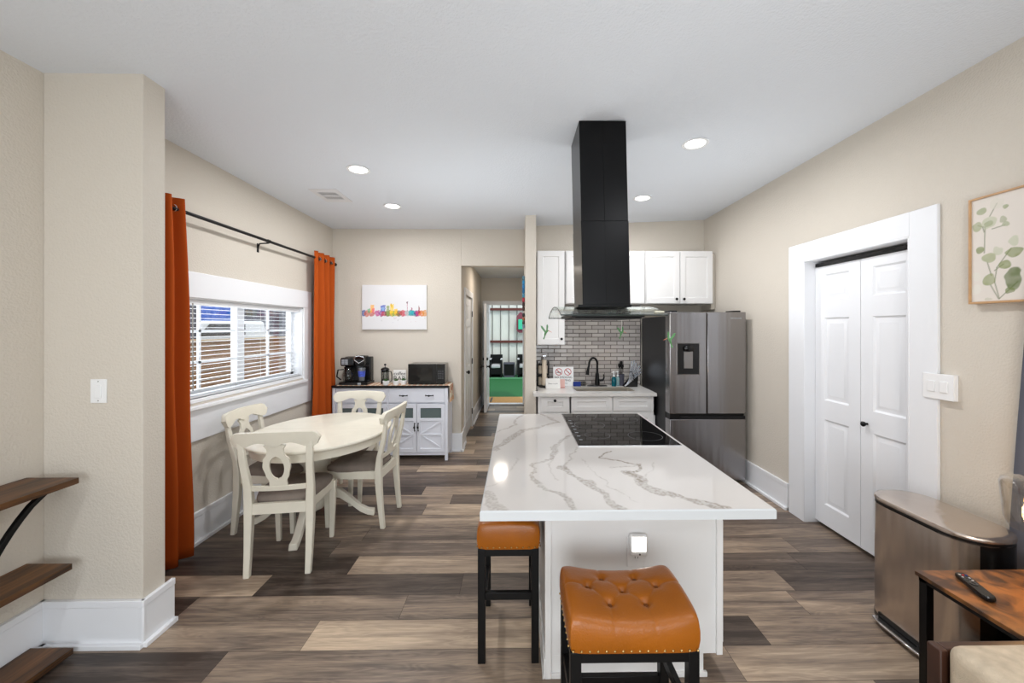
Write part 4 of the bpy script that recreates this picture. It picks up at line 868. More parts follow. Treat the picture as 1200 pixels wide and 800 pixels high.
# crop px -> (u from the far/left edge, v up): visible left strip is about 0..0.31 of the width
def bp_(cx, cy):
    px = 1130+cx/5.33; py = 210+cy/5.33; k = (px-605)/XR; D_ = 460/k; return (2.01-D_)/.62, (EYE-(py-384)/k-bz0)/(bz1-bz0)
def seg(p, q, w_, col, a=.7):
    global C
    (x0, y0), (x1, y1) = p, q; dx, dy = x1-x0, y1-y0; t_ = np.clip(((U-x0)*dx+(V-y0)*dy)/(dx*dx+dy*dy+1e-9), 0, 1); d = np.hypot(U-x0-t_*dx, (V-y0-t_*dy)*.85); C = blend(C, np.clip((w_-d)/w_*2, 0, 1)*a, col)
for p, q in (((255,745),(225,640)),((225,640),(240,550)),((240,550),(330,430)),((255,745),(370,640)),((205,600),(180,520)),((160,460),(165,300)),((165,300),(120,290)),((195,230),(240,150)),((160,330),(150,300)),((225,570),(280,530)),((250,745),(200,660)),((210,310),(290,285))): seg(bp_(*p), bp_(*q), .006, (130, 135, 110))
for cx, cy, rx, ry, col, a in ((140,205,.055,.032,(150,160,120),.8),(240,150,.07,.06,(214,210,196),.7),(290,172,.032,.02,(150,160,120),.8),(190,270,.075,.06,(185,190,160),.7),(185,280,.045,.03,(140,150,105),.6),(115,300,.06,.045,(160,168,130),.8),(280,248,.04,.035,(160,165,135),.8),(292,283,.036,.03,(165,172,140),.8),(135,440,.045,.035,(125,138,85),.85),(245,445,.06,.05,(190,194,168),.75),(185,495,.08,.05,(155,163,120),.8),(350,385,.05,.05,(190,195,168),.7),(345,455,.08,.045,(125,138,80),.85),(290,535,.07,.04,(130,142,85),.85),(190,630,.065,.055,(140,150,100),.85),(345,620,.09,.11,(90,108,52),.9),(325,690,.05,.03,(115,128,75),.8),(110,610,.05,.05,(222,220,208),.7),(110,690,.05,.05,(225,222,212),.7),(190,745,.04,.02,(190,190,170),.6)):
    x, y = bp_(cx, cy); d = ((U-x+nn)/(rx*.62))**2+((V-y+nn)/(ry*.95))**2; m_ = np.clip((1.1-d)*4, 0, 1)*a*(.75+.25*vnoise(U, V, 30, int(cx))); C = blend(C, m_, col)
for k in range(16):
    x, y = .42+rs.rand()*.5, rs.rand()*.9; rx, ry = .05+.04*rs.rand(), .04+.04*rs.rand(); d = ((U-x+nn)/rx)**2+((V-y+nn)/ry)**2; C = blend(C, np.clip((1.1-d)*4, 0, 1)*.8, [(140,150,100),(110,125,70),(190,192,165)][k % 3])
mb = grid(MB(), NU, NV, lambda u, v: (XR-.03, by1-u*(by1-by0), bz0+v*(bz1-bz0)))
painted('painted_front', mb, np.concatenate([C.reshape(-1, 3), np.ones((C.shape[0]*C.shape[1], 1))], 1), 'canvas', bt)
obj('backing', MB().box(XR-.029, by0, bz0, XR-.0005, by1, bz1), 'backing', bt)
obj('frame', MB().box(XR-.038, by1, bz0-.01, XR-.0005, by1+.009, bz1+.009).box(XR-.038, by0-.009, bz0-.01, XR-.0005, by0, bz1+.009).box(XR-.038, by0, bz1, XR-.0005, by1, bz1+.009).box(XR-.038, by0, bz0-.01, XR-.0005, by1, bz0), 'oak', bt, bevel=.001)

# ================================================================== DINING CHAIRS
def make_chair(lbl):
    t = thing('dining_chair', lbl, 'chair', (0, 0, 0), 0, 'cream dining chairs around the oval table')
    def yb(z): return -.205-.095*max(0, (z-.46)/.475)**1.15
    for s in (-1, 1):
        P_ = [(s*.182, -.238, 0), (s*.183, -.222, .15), (s*.184, -.208, .32), (s*.184, -.205, .46), (s*.187, -.212, .56), (s*.195, yb(.72), .72), (s*.204, yb(.86)+.010, .862)]
        obj('rear_leg', MB().bars(P_, [.036, .040, .046, .05, .046, .042, .040], [.034, .038, .046, .048, .038, .03, .022]), 'cream', t, bevel=.005, seg=2)
        obj('front_leg', MB().bars([(s*.185, .205, 0), (s*.19, .205, .2), (s*.195, .203, .43)], [.03, .036, .044], [.03, .036, .044]), 'cream', t, bevel=.004)
    ap = MB().box(-.185, .19, .38, .185, .215, .445).box(-.17, -.222, .385, .17, -.195, .455)
    ap.loft([[(-.182, -.2, z), (-.158, -.2, z), (-.178, .2, z), (-.205, .2, z)] for z in (.385, .447)]); ap.loft([[(.158, -.2, z), (.182, -.2, z), (.205, .2, z), (.178, .2, z)] for z in (.385, .447)])
    obj('seat_apron', ap, 'cream', t, bevel=.003)
    # cushion : superellipse dome
    rings = []; n = 48
    for q, z in ((.985, .44), (1.0, .452), (1.0, .468), (.975, .485), (.9, .497), (.7, .506), (.35, .510), (.02, .511)):
        ring = []
        for k in range(n):
            a = 2*PI*k/n; ca, sa = math.cos(a), math.sin(a); e_ = .42; x = abs(ca)**e_*(1 if ca > 0 else -1); y = abs(sa)**e_*(1 if sa > 0 else -1)
            hw = .212 if y > 0 else .212-.03*abs(y); hw = .197+.017*y; ring.append((x*hw*q, .015+y*(.225 if y > 0 else .205)*q, z-(.012*y*y*q if y > 0 else 0)*(z > .47)))
        rings.append(ring)
    obj('seat_cushion', MB().loft(rings), 'taupe', t, ang=60)
    fb = lambda u, v, w_: (u, yb(v)+w_+.034*(u/.26)**2-.004, v)
    # crest rail
    top = []; bot = []; N = 28
    for k in range(N+1):
        u = -.262+.524*k/N; a = abs(u)/.262
        zt_ = .925+.010*math.cos(a*PI/2)-.0-(.044*max(0, (a-.86)/.14)**2.4)
        if a > .68: zb = .828-.006*math.sin((a-.68)/.32*PI)+.052*max(0, (a-.84)/.16)**2.6
        else: zb = .828+.030*math.sin((a/.68)*PI)**1.2
        top.append((u, zt_)); bot.append((u, zb))
    mb = MB(); rings = [[fb(u, zb+.003, -.016), fb(u, zb+.003, .014), fb(u, (zb+z1_)/2, .017), fb(u, z1_-.004, .014), fb(u, z1_, .001), fb(u, z1_-.004, -.016), fb(u, (zb+z1_)/2, -.020)] for (u, z1_), (_, zb) in zip(top, bot)]
    obj('crest_rail', mb.loft(rings), 'cream', t, ang=50, bevel=0)
    obj('lower_back_rail', MB().loft([[fb(u, .535, -.009), fb(u, .535, .012), fb(u, .568, .012), fb(u, .568, -.009)] for u in [-.18+.36*k/12 for k in range(13)]]), 'cream', t, bevel=.002)
    # splat with an oval opening
    def ow(z):
        p_ = [(.56, .054), (.60, .052), (.64, .068), (.70, .082), (.745, .076), (.785, .052), (.81, .048), (.85, .066)]
        for (a, b), (c_, d) in zip(p_, p_[1:]):
            if z <= c_: s_ = (z-a)/(c_-a); s_ = s_*s_*(3-2*s_); return b+(d-b)*s_
        return p_[-1][1]
    zc, hh, hw_ = .692, .074, .044; mb = MB()
    zs = [.56+.285*k/44 for k in range(45)]
    fsp = lambda u, v, w_: (u, yb(v)+w_-.004, v)
    for s in (-1, 1):
        o_ = [(s*ow(z), z) for z in zs]; i_ = [(s*(hw_*math.sqrt(max(0, 1-((z-zc)/hh)**2)) if abs(z-zc) < hh else 0), z) for z in zs]
        rings = [[fsp(a[0], a[1], -.006), fsp(b[0], b[1], -.006), fsp(b[0], b[1], .008), fsp(a[0], a[1], .008)] for a, b in zip(o_, i_)]; mb.loft(rings)
    obj('splat', mb, 'cream', t, ang=30)
    return t
cA = make_chair('cream dining chair with grey seat nearest the viewer, its back towards us')
cA.location = (-1.555, yy(2.745, -1.55), 0); cA.rotation_euler.z = .13
dup(cA, (-1.935, yy(3.20, -1.94), 0), -PI/2+.04, 'cream dining chair at the left of the table, backed against the window wall')
dup(cA, (-1.28, yy(3.29, -1.3), 0), PI/2-.06, 'cream dining chair at the right of the table, turned sideways')
dup(cA, (-1.60, yy(3.745, -1.6), 0), PI, 'cream dining chair at the far end, in front of the hutch')

# table
TX, TY = -1.565, yy(3.19, -1.56)
tb = thing('dining_table', 'cream oval pedestal dining table by the window', 'table', (TX, TY, 0))
A_, B_ = .512, .615
obj('table_top', MB().lathe([(.001, .735), (.94, .735), (.985, .738), (1.0, .747), (1.0, .755), (.99, .762), (.001, .763)], (0, 0, 0), 72, sx=A_, sy=B_), 'cream', tb, ang=50)
obj('apron', MB().lathe([(.90, .672), (.915, .672), (.915, .736), (.90, .736)], (0, 0, 0), 72, sx=A_, sy=B_), 'cream', tb)
obj('leaf_seam', MB().box(-A_*.985, -.0004, .7615, A_*.985, .0004, .7632).box(A_*.912, -.0015, .675, A_*.918, .0015, .735), mat('seam_tan', (215, 208, 190), .6), tb)
PXo = (-.10, .05)
obj('pedestal', MB().lathe([(.001, .10), (.07, .10), (.085, .13), (.085, .17), (.06, .20), (.075, .26), (.105, .36), (.12, .46), (.118, .54), (.095, .60), (.07, .62), (.085, .65), (.15, .672), (.16, .735), (.001, .735)], (PXo[0], PXo[1], 0), 36), 'cream', tb, ang=50)
for k in range(4):
    a = math.radians(10+90*k); ca, sa = math.cos(a), math.sin(a); pr = [(.03, .20, .09), (.12, .235, .085), (.20, .21, .075), (.28, .145, .062), (.36, .07, .05), (.42, .036, .046), (.47, .026, .05)]
    rings = []
    for r_, z, th in pr:
        c0 = Vector((PXo[0]+ca*r_, PXo[1]+sa*r_, z)); sd = Vector((-sa, ca, 0))*.031; upv = Vector((0, 0, th/2)); rings.append([c0+sd*.8+upv, c0-sd*.8+upv, c0-sd-upv, c0+sd-upv] if z-th/2 > 0 else [c0+sd*.8+upv, c0-sd*.8+upv, Vector((c0.x, c0.y, .001))-sd, Vector((c0.x, c0.y, .001))+sd])
    obj('pedestal_foot', MB().loft(rings), 'cream', tb, bevel=.006, seg=2)

# ================================================================== BAR STOOLS
def make_stool(lbl):
    t = thing('bar_stool', lbl, 'stool', (0, 0, 0), 0, 'tan leather stools at the island')
    W, D = .212, .148; lw_ = .035
    for sx in (-1, 1):
        for sy_ in (-1, 1):
            obj('leg', MB().bars([(sx*(W-lw_/2-.004), sy_*(D-lw_/2-.004), 0), (sx*(W-lw_/2-.004), sy_*(D-lw_/2-.004), .54)], lw_, lw_), 'black', t, bevel=.002)
    a, b = W-.006, D-.006
    obj('seat_frame', MB().box(-a, -b, .505, a, -b+.022, .54).box(-a, b-.022, .505, a, b, .54).box(-a, -b, .505, -a+.022, b, .54).box(a-.022, -b, .505, a, b, .54), 'black', t, bevel=.001)
    xi, yi = W-lw_-.003, D-lw_-.003
    for s in (-1, 1):
        obj('stretcher', MB().box(-xi, s*(D-.022)-.011, .195, xi, s*(D-.022)+.011, .232), 'black', t, bevel=.002)
        obj('stretcher', MB().box(s*(W-.022)-.011, -yi, .295, s*(W-.022)+.011, yi, .33), 'black', t, bevel=.002)
    btn = [(-.062, .075), (.062, .075), (-.125, .018), (0, .008), (.125, .018), (-.062, -.06), (.062, -.06)]
    lines = [((-.062,.075),(0,.008)),((.062,.075),(0,.008)),((-.062,-.06),(0,.008)),((.062,-.06),(0,.008)),((-.125,.018),(-.062,-.06)),((.125,.018),(.062,-.06)),((-.062,.075),(-.125,.018)),((.062,.075),(.125,.018)),((-.062,.075),(-.066,.15)),((.062,.075),(.066,.15)),((-.062,-.06),(-.066,-.15)),((.062,-.06),(.066,-.15)),((-.125,.018),(-.22,.018)),((.125,.018),(.22,.018))]
    NX, NY = 120, 84
    def h(x, y):
        z = .634+.030*(x/W)**2+.012*(1-(y/D)**2)
        ex = abs(x)/W; ey = abs(y)/D; z -= .024*ex**15+.020*ey**14
        for bx_, by_ in btn:
            d2 = (x-bx_)**2+(y-by_)**2; z -= .011*math.exp(-d2/.00024)+.004*math.exp(-d2/.0009)
        for (x0, y0), (x1, y1) in lines:
            dx, dy = x1-x0, y1-y0; q = max(0, min(1, ((x-x0)*dx+(y-y0)*dy)/(dx*dx+dy*dy))); d = math.hypot(x-x0-q*dx, y-y0-q*dy); z -= .0018*math.exp(-(d/.003)**2)+.0012*math.exp(-(d/.010)**2)
        return z
    def sq(u, v):    # round the corners slightly in plan, small inset at top
        x, y = u*W, v*D; c_ = 1-.035*(abs(u)**6)*(abs(v)**6); return x*c_*.985, y*c_*.985
    mb = MB(); idx = {}
    for j in range(NY+1):
        for i in range(NX+1):
            u, v = math.sin((2*i/NX-1)*1.35)/math.sin(1.35), math.sin((2*j/NY-1)*1.35)/math.sin(1.35); x, y = sq(u, v); idx[i, j] = len(mb.v); mb.v.append((x, y, h(x, y)))
    for j in range(NY):
        for i in range(NX): mb.f.append((idx[i, j], idx[i+1, j], idx[i+1, j+1], idx[i, j+1]))
    loop = [(i, 0) for i in range(NX)]+[(NX, j) for j in range(NY)]+[(i, NY) for i in range(NX, 0, -1)]+[(0, j) for j in range(NY, 0, -1)]
    prev = [idx[p] for p in loop]; basep = [mb.v[q] for q in prev]
    for q, (sc_, fr_) in enumerate(((1.02, .12), (1.035, .35), (1.035, .6), (1.02, .85), (1.0, 1.0))):
        cur = []
        for x, y, z in basep: cur.append(len(mb.v)); mb.v.append((x*sc_, y*(1+(sc_-1)*1.4), z+(.538-z)*fr_))
        for k in range(len(loop)): mb.f.append((prev[k], cur[k], cur[(k+1) % len(loop)], prev[(k+1) % len(loop)]))
        prev = cur
    mb.f.append(tuple(prev))
    st = obj('seat_cushion', mb, 'leather', t, ang=70)
    bm_ = None
    for bx_, by_ in btn:
        if bm_ is None:
            o = obj('button', MB().lathe([(.011, 0), (.011, .003), (.007, .006), (.001, .007)], (0, 0, 0), 14), mat('leather_button', (112, 60, 16), .4), st); bm_ = o
        else: o = bm_.copy(); COL.objects.link(o)
        o.location = (bx_, by_, h(bx_, by_)+.0045)
    # nails
    nm = None; W1, D1 = W*.985*1.013, D*.985*1.02
    pos = [(x, s*D1, 0) for s in (-1, 1) for x in [-.2+.4*k/15 for k in range(16)]]+[(s*W1, y, 1) for s in (-1, 1) for y in [-.125+.25*k/9 for k in range(10)]]
    for x, y, _ in pos:
        if nm is None: o = obj('nail', MB().lathe([(.001, -.004), (.0035, -.0025), (.0045, 0), (.0035, .0025), (.001, .004)], (0, 0, 0), 8), 'brass', st); nm = o
        else: o = nm.copy(); COL.objects.link(o)
        o.location = (x, y, .549)
    return t
sA = make_stool('tan tufted leather bar stool nearest the viewer, at the island end')
sA.location = (.381, yy(1.402, .38), 0)
dup(sA, (-.038, yy(2.055, 0), 0), PI/2, 'tan tufted leather bar stool pushed under the left side of the island')

# ================================================================== HUTCH
HF = yy(4.67, -1.5); HBk = YB-.022
hx0, hx1, HT = -2.185, -.82, .89
hu = thing('sideboard', 'white farmhouse sideboard with black top and crossed doors', 'sideboard', (-1.53, 4.85, 0), world=True)
bd = MB().box(hx0+.02, HF+.03, .06, hx1-.005, HBk, .868)
for x in (hx0, hx1-.035):
    for y0 in (HF, HBk-.04): bd.box(x, y0, 0, x+.035, y0+.04, .868)
bd.box(hx0, HF+.012, .06, hx1, HF+.03, .09).box(-1.545, HF+.008, .09, -1.525, HF+.03, .868)
obj('body', bd, 'hutch', hu, bevel=.002)
obj('top', MB().box(hx0-.01, HF-.012, .868, hx1+.01, HBk, HT), 'black', hu, bevel=.003)
fh_ = lambda u, v, w_: (u, HF+.006-w_, v)
def pull(x, z, hor=True):
    mb = MB()
    f3 = (lambda a, b, c: (x+a, HF-.004-c, z+b)) if hor else (lambda a, b, c: (x+b, HF-.004-c, z+a))
    mb.tube([f3(-.045, 0, 0), f3(-.03, 0, .018), f3(0, 0, .022), f3(.03, 0, .018), f3(.045, 0, 0)], [.003, .005, .007, .005, .003], 8)
    for s in (-1, 1): mb.lathe([(.008, 0), (.009, -.004), (.004, -.006)], f3(s*.043, 0, 0), 10, axis='y')
    mb.lathe([(.011, -.022), (.012, -.028), (.006, -.03)], f3(0, 0, 0), 10, axis='y'); return mb
for a, b in ((hx0+.042, -1.548), (-1.522, hx1-.038)):
    dr = obj('drawer', MB().panels(a, .692, b, .858, [], .02, fh_), 'hutch', hu, bevel=.002)
    for q in (.27, .73): obj('handle', pull(a+(b-a)*q, .775), 'blackmetal', dr)
    m_ = (a+b)/2
    for s, (p, q) in ((1, (a, m_-.003)), (-1, (m_+.003, b))):
        dd = obj('door', MB().panels(p, .095, q, .672, [(p+.038, .50, q-.038, .625), (p+.038, .14, q-.038, .47)], .02, fh_), 'hutch', hu, bevel=.0015)
        obj('glass', MB().box(p+.04, HF+.0125, .502, q-.04, HF+.0145, .623), 'winglass', dd)
        lat = MB().box(p+.038, HF+.007, .295, q-.038, HF+.016, .315)
        x_in, x_out = (q-.04, p+.04) if s > 0 else (p+.04, q-.04)
        for zo in (.467, .143):
            dx, dz = x_out-x_in, zo-.305; L_ = math.hypot(dx, dz); nx_, nz_ = -dz/L_*.009, dx/L_*.009
            lat.prism([(x_in+nx_, .305+nz_), (x_out+nx_, zo+nz_), (x_out-nx_, zo-nz_), (x_in-nx_, .305-nz_)], HF+.0085, HF+.0158, lambda u, v, w_: (u, w_, v))
        obj('cross_slats', lat, 'hutch', dd, bevel=.001)
        obj('handle', pull(q-.018 if s > 0 else p+.018, .40, False), 'blackmetal', dd)

# things on the sideboard ------------------------------------------------
HZt = HT+.0035
rn = thing('table_runner', 'patterned runner with tassels draped over the sideboard top', 'runner', (-1.5, 4.85, HT), world=True)
mr = M['runner']; nt = mr.node_tree
wv = node(nt, 'ShaderNodeTexWave', i_Scale=5.0, i_Distortion=3.0); tc = node(nt, 'ShaderNodeTexCoord'); nt.links.new(tc.outputs['Object'], wv.inputs['Vector'])
rp = node(nt, 'ShaderNodeValToRGB'); rp.color_ramp.interpolation = 'CONSTANT'
for i, (p, cc) in enumerate(((0, (225, 215, 195)), (.25, (190, 120, 100)), (.45, (220, 205, 170)), (.65, (150, 130, 120)), (.82, (215, 160, 130)))):
    el = rp.color_ramp.elements[i] if i < 2 else rp.color_ramp.elements.new(p); el.position = p; el.color = lin(cc)
nt.links.new(wv.outputs['Fac'], rp.inputs[0]); nt.links.new(rp.outputs[0], nt.nodes['Principled BSDF'].inputs['Base Color'])
pr = [(-2.15, HT+.003), (-.815, HT+.003), (-.803, HT-.006), (-.801, HT-.09), (-.798, HT-.15)]
rings = []
for x, z in pr: rings.append([(x, HF+.02, z), (x, HF+.29, z), (x+(.003 if z < HT else 0), HF+.29, z-.003), (x+(.003 if z < HT else 0), HF+.02, z-.003)])
obj('cloth', MB().loft(rings), 'runner', rn)
for k in range(5): obj('tassel', MB().lathe([(.003, 0), (.007, -.012), (.005, -.02), (.010, -.05), (.001, -.05)], (-.795+(k % 2)*.004, HF+.04+k*.055, HT-.148), 8), 'tassel', rn)

t = thing('coffee_maker', 'black two way coffee maker with glass carafe on the sideboard', 'coffee maker', (-1.955, HF+.15, HZt), 0)
obj('base', MB().box(-.17, -.12, 0, .17, .12, .035), 'blackplastic', t, bevel=.006)
obj('tower', MB().box(-.16, .02, .03, .16, .12, .33), 'blackplastic', t, bevel=.01)
obj('brew_head', MB().box(-.165, -.09, .225, .0, .05, .325), 'blackplastic', t, bevel=.015, seg=3)
hh_ = obj('single_serve_head', MB().prism([(-.10, .235), (.05, .235), (.05, .345), (-.06, .352), (-.105, .30)], .01, .125, lambda u, v, w_: (w_, u, v)), 'blackplastic', t, bevel=.01)
obj('chrome_band', MB().tube([(.008, -.1, .30), (.015, -.105, .335), (.065, -.108, .35), (.12, -.105, .335), (.127, -.1, .30), (.065, -.108, .262), (.008, -.1, .30)], .006, 8), 'chrome', hh_)
kp = obj('keypad', MB().box(-.15, -.0945, .24, -.07, -.09, .312), 'ventdark', t, bevel=.001)
for i in range(2):
    for j in range(3): obj('key', MB().box(-.145+i*.04, -.097, .247+j*.021, -.112+i*.04, -.094, .262+j*.021), 'keys', kp)
ca = obj('carafe', MB().lathe([(.001, 0), (.055, 0), (.066, .03), (.068, .08), (.055, .13), (.045, .15), (.042, .15), (.05, .12), (.06, .06), (.001, .05)], (-.085, -.045, .04), 24), 'bottleglass', t)
obj('carafe_lid', MB().lathe([(.047, .15), (.05, .17), (.03, .18), (.001, .18)], (-.085, -.045, .04), 24), 'blackplastic', ca)
obj('carafe_handle', MB().flat([(-.13, -.075, .185), (-.19, -.09, .18), (-.205, -.09, .10), (-.16, -.08, .06)], .02, .012, (0, 1, 0)), 'blackplastic', ca, bevel=.003)
mg = obj('tumbler', MB().lathe([(.001, 0), (.034, 0), (.045, .15), (.045, .16), (.001, .16)], (.075, -.045, .045), 24), 'carafe', t)
obj('label_band', MB().lathe([(.0385, .05), (.0435, .12), (.0425, .12), (.0375, .05)], (.0752, -.0452, .045), 24), 'label', mg)
obj('drip_button', MB().box(.055, -.124, .006, .095, -.119, .028), 'keys', t, bevel=.001)

t = thing('french_press', 'small glass french press with black frame beside the coffee maker', 'french press', (-1.605, HF+.13, HZt), 0)
obj('beaker', MB().lathe([(.001, .01), (.04, .01), (.043, .02), (.043, .17), (.040, .17), (.040, .02), (.001, .02)], (0, 0, 0), 24), 'bottleglass', t)
obj('coffee_grounds', MB().lathe([(.001, .022), (.039, .022), (.039, .06), (.001, .06)], (0, 0, 0), 20), 'soil', t)
mb = MB()
for z in (.012, .15): mb.lathe([(.044, z), (.0475, z), (.0475, z+.012), (.044, z+.012)], (0, 0, 0), 24, ring=True)
for k in range(4): a = PI/4+k*PI/2; mb.box(math.cos(a)*.046-.004, math.sin(a)*.046-.004, 0, math.cos(a)*.046+.004, math.sin(a)*.046+.004, .16)
obj('frame', mb, 'blackmetal', t)
obj('lid', MB().lathe([(.05, .17), (.052, .178), (.04, .195), (.015, .205), (.004, .207), (.004, .225), (.013, .23), (.013, .245), (.001, .25)], (0, 0, 0), 24), 'blackplastic', t)
obj('handle', MB().flat([(.045, -.01, .155), (.075, -.012, .155), (.085, -.012, .12), (.085, -.012, .05), (.07, -.012, .03)], .014, .009, (0, 1, 0)), 'blackplastic', t, bevel=.002)

t = thing('coffee_bar_sign', 'small white square sign reading coffee bar behind the pots', 'sign', (-1.45, HF+.21, HZt), 0)
obj('board', MB().box(-.078, -.006, 0, .078, .006, .165), 'paper', t, bevel=.002)
text('lettering', 'coffee', .06, lambda u, v, w_: (u, -.0062-w_, v+.118), 'black', t); text('lettering', 'BAR', .085, lambda u, v, w_: (u, -.0062-w_, v+.055), 'black', t)
pots = [(-1.565, .04, 'white pot with succulent in front of the french press'), (-1.45, .06, 'white pot with succulent in front of the coffee sign'), (-1.368, .09, 'white pot with succulent next to the microwave')]
first = None
for i, (x, dy, lb) in enumerate(pots):
    if first is None:
        first = t = thing('potted_succulent', lb, 'plant', (x, HF+dy, HZt), 0, 'succulents on the sideboard')
        obj('pot', MB().lathe([(.001, 0), (.028, 0), (.036, .02), (.038, .05), (.034, .052), (.032, .045), (.001, .045)], (0, 0, 0), 22), 'plastic', t)
        mb = MB()
        for k in range(16):
            a = k*2.4; rr_ = .006+.018*(k/16); ti = .25+.6*(k/16)
            mb.tube([(rr_*math.cos(a)*.5, rr_*math.sin(a)*.5, .045), (math.cos(a)*(rr_+.012*ti), math.sin(a)*(rr_+.012*ti), .068+.012*(1-ti))], [.005, .001], 6)
        obj('leaves', mb, 'plant', t)
    else: dup(first, (x, HF+dy, HZt), i*.8, lb)

t = thing('microwave', 'black countertop microwave on the right of the sideboard', 'microwave', (-1.085, HF+.06, HZt), 0)
obj('case', MB().box(-.215, .012, .01, .215, .26, .248), 'steel', t, bevel=.004)
ff = obj('door', MB().box(-.222, 0, .008, .118, .014, .25), 'blackplastic', t, bevel=.003)
obj('door_window', MB().box(-.185, -.002, .05, .07, .0005, .21), 'mwglass', ff, bevel=.001)
cp = obj('control_panel', MB().box(.12, 0, .008, .222, .014, .25), 'blackplastic', t, bevel=.003)
obj('display', MB().box(.135, -.0015, .205, .205, .0005, .23), 'mwglass', cp)
for i in range(3):
    for j in range(4): obj('key', MB().box(.137+i*.024, -.0015, .07+j*.028, .155+i*.024, .0005, .086+j*.028), 'ventdark', cp)
for x in (-.18, .18):
    for y in (.05, .22): obj('foot', MB().lathe([(.012, 0), (.012, .011)], (x, y, 0), 10), 'black', t)

# ================================================================== LEFT SHELF UNIT
su = thing('shelf_unit', 'rustic brown three tier shelf with black curved frame on the left', 'shelf', (-2.23, 1.3, 0), world=True)
for z, x1 in ((.863, -2.098), (.451, -2.13), (.047, -2.125)):
    obj('shelf', MB().box(XL+.022 if z < .3 else XL+.004, .75, z-.028, x1, 1.915 if z > .3 else 1.915, z), 'shelfwood', su, bevel=.001)
arc = []
for k in range(21):
    s_ = k/20; arc.append((1.84-.22*abs(math.sin(s_*PI))**.75-.12*s_*s_, .825-.815*s_))
mb = MB()
for x in (-2.17, -2.31):
    mb.flat([(x, y, z) for y, z in arc], .02, .022, (1, 0, 0)); mb.flat([(x, .8, .825), (x, 1.86, .825)], .02, .018, (1, 0, 0)); mb.flat([(x, 2.66-y, z) for y, z in arc], .02, .022, (1, 0, 0))
obj('frame', mb, 'blackmetal', su, bevel=.002)

# ================================================================== STEEL BIN
bx, by = 2.095, yy(1.955, 2.1)
bn = thing('trash_can', 'tall brushed steel step bin against the right wall', 'trash can', (bx, by, 0))
def rr(hx_, hy_, n=12, r1=.13):
    out = []
    for cx_, cy_, a0 in ((hx_-r1, hy_-r1, 0), (-hx_+r1, hy_-r1, 90), (-hx_+r1, -hy_+r1, 180), (hx_-r1, -hy_+r1, 270)):
        for k in range(n+1): a = math.radians(a0+90*k/n); out.append((cx_+r1*math.cos(a), cy_+r1*math.sin(a)))
    return out
Hx, Hy = .145, .265
R0 = rr(Hx, Hy)
obj('body', MB().loft([[(x*q, y*q, z) for x, y in R0] for q, z in ((1, .035), (1, .635))]), 'can', bn, ang=30)
obj('base', MB().loft([[(x*q, y*q, z) for x, y in R0] for q, z in ((.97, 0), (1.005, .008), (1.005, .036))]), 'blackplastic', bn, ang=30)
obj('rim', MB().loft([[(x*q, y*q, z) for x, y in R0] for q, z in ((1.0, .63), (1.0, .65))]), 'blackplastic', bn, ang=30)
obj('lid', MB().loft([[(x*q, y*q, z) for x, y in R0] for q, z in ((1.012, .648), (1.015, .655), (1.01, .662), (.99, .667), (.9, .670), (.4, .672), (.02, .672))]), 'can', bn, ang=40)
obj('end_cap', MB().loft([[(x*1.004, y*1.004, z) for x, y in R0 if y < -Hy+.10 and x > -.09] for z in (.036, .632)], cap=False, closed=False), 'blackplastic', bn, ang=30)
obj('pedal', MB().loft([[(-Hx-.035, -.13, z), (-Hx-.045, -.05, z), (-Hx-.045, .10, z), (-Hx-.03, .17, z), (-Hx+.01, .17, z), (-Hx+.01, -.13, z)] for z in (.018, .03)]), 'chrome', bn, bevel=.003)
obj('pedal_slot', MB().box(-Hx-.004, -.12, .033, -Hx+.01, .16, .055), 'blackplastic', bn)

# ================================================================== SIDE TABLE, REMOTE, LAMP, SOFA
st = thing('side_table', 'rustic orange side table with black metal legs at right edge', 'side table', (1.95, 1.35, 0), world=True)
sy1, sy0, sx0, sx1, sz = yy(1.587, 1.6), yy(1.225, 1.6), 1.61, 2.22, .6
obj('top', MB().box(sx0, sy0, sz-.016, sx1, sy1, sz), 'tablewood', st, bevel=.0015)
for x, y in ((sx0+.006, sy1-.04), (sx0+.006, sy0+.01), (sx1-.036, sy1-.04), (sx1-.036, sy0+.01)): obj('leg', MB().box(x, y, 0, x+.03, y+.03, sz-.016), 'blackmetal', st, bevel=.002)
obj('rail', MB().box(sx0+.006, sy0+.01, sz-.032, sx0+.03, sy1-.01, sz-.016).box(sx1-.03, sy0+.01, sz-.032, sx1-.006, sy1-.01, sz-.016).box(sx0+.006, sy1-.034, sz-.032, sx1-.006, sy1-.012, sz-.016), 'blackmetal', st)
obj('lower_shelf', MB().box(sx0+.01, sy0+.012, .18, sx1-.01, sy1-.012, .195), 'tablewood', st)

def px2z(px, py, z): k = (py-384)/(EYE-z); X = (px-605)/k; return X, yy(460/k, X)
ra, rb = px2z(1125, 673, sz+.01), px2z(1160, 701, sz+.01)
ang = math.atan2(rb[1]-ra[1], rb[0]-ra[0]); Lr = math.hypot(rb[0]-ra[0], rb[1]-ra[1])
rm = thing('remote_control', 'slim black remote control lying on the side table', 'remote', ((ra[0]+rb[0])/2, (ra[1]+rb[1])/2, sz+.0005), ang)
hl = Lr/2+.008
obj('case', MB().loft([[(x, y, z) for x, y in rr(hl*q, .019*q, 6, .017*q)] for q, z in ((.94, 0), (1, .004), (1, .012), (.95, .016))]), 'blackplastic', rm, ang=40)
kc_ = ['keys', 'red', 'sponge', 'keys', 'ventdark', 'keys', 'ventdark', 'ventdark', 'keys']
for k in range(9): obj('button', MB().lathe([(.0038, .0155), (.0035, .0175), (.001, .018)], (-hl+.022+(k//3)*.016, -.01+(k % 3)*.01, 0), 8), kc_[k], rm)
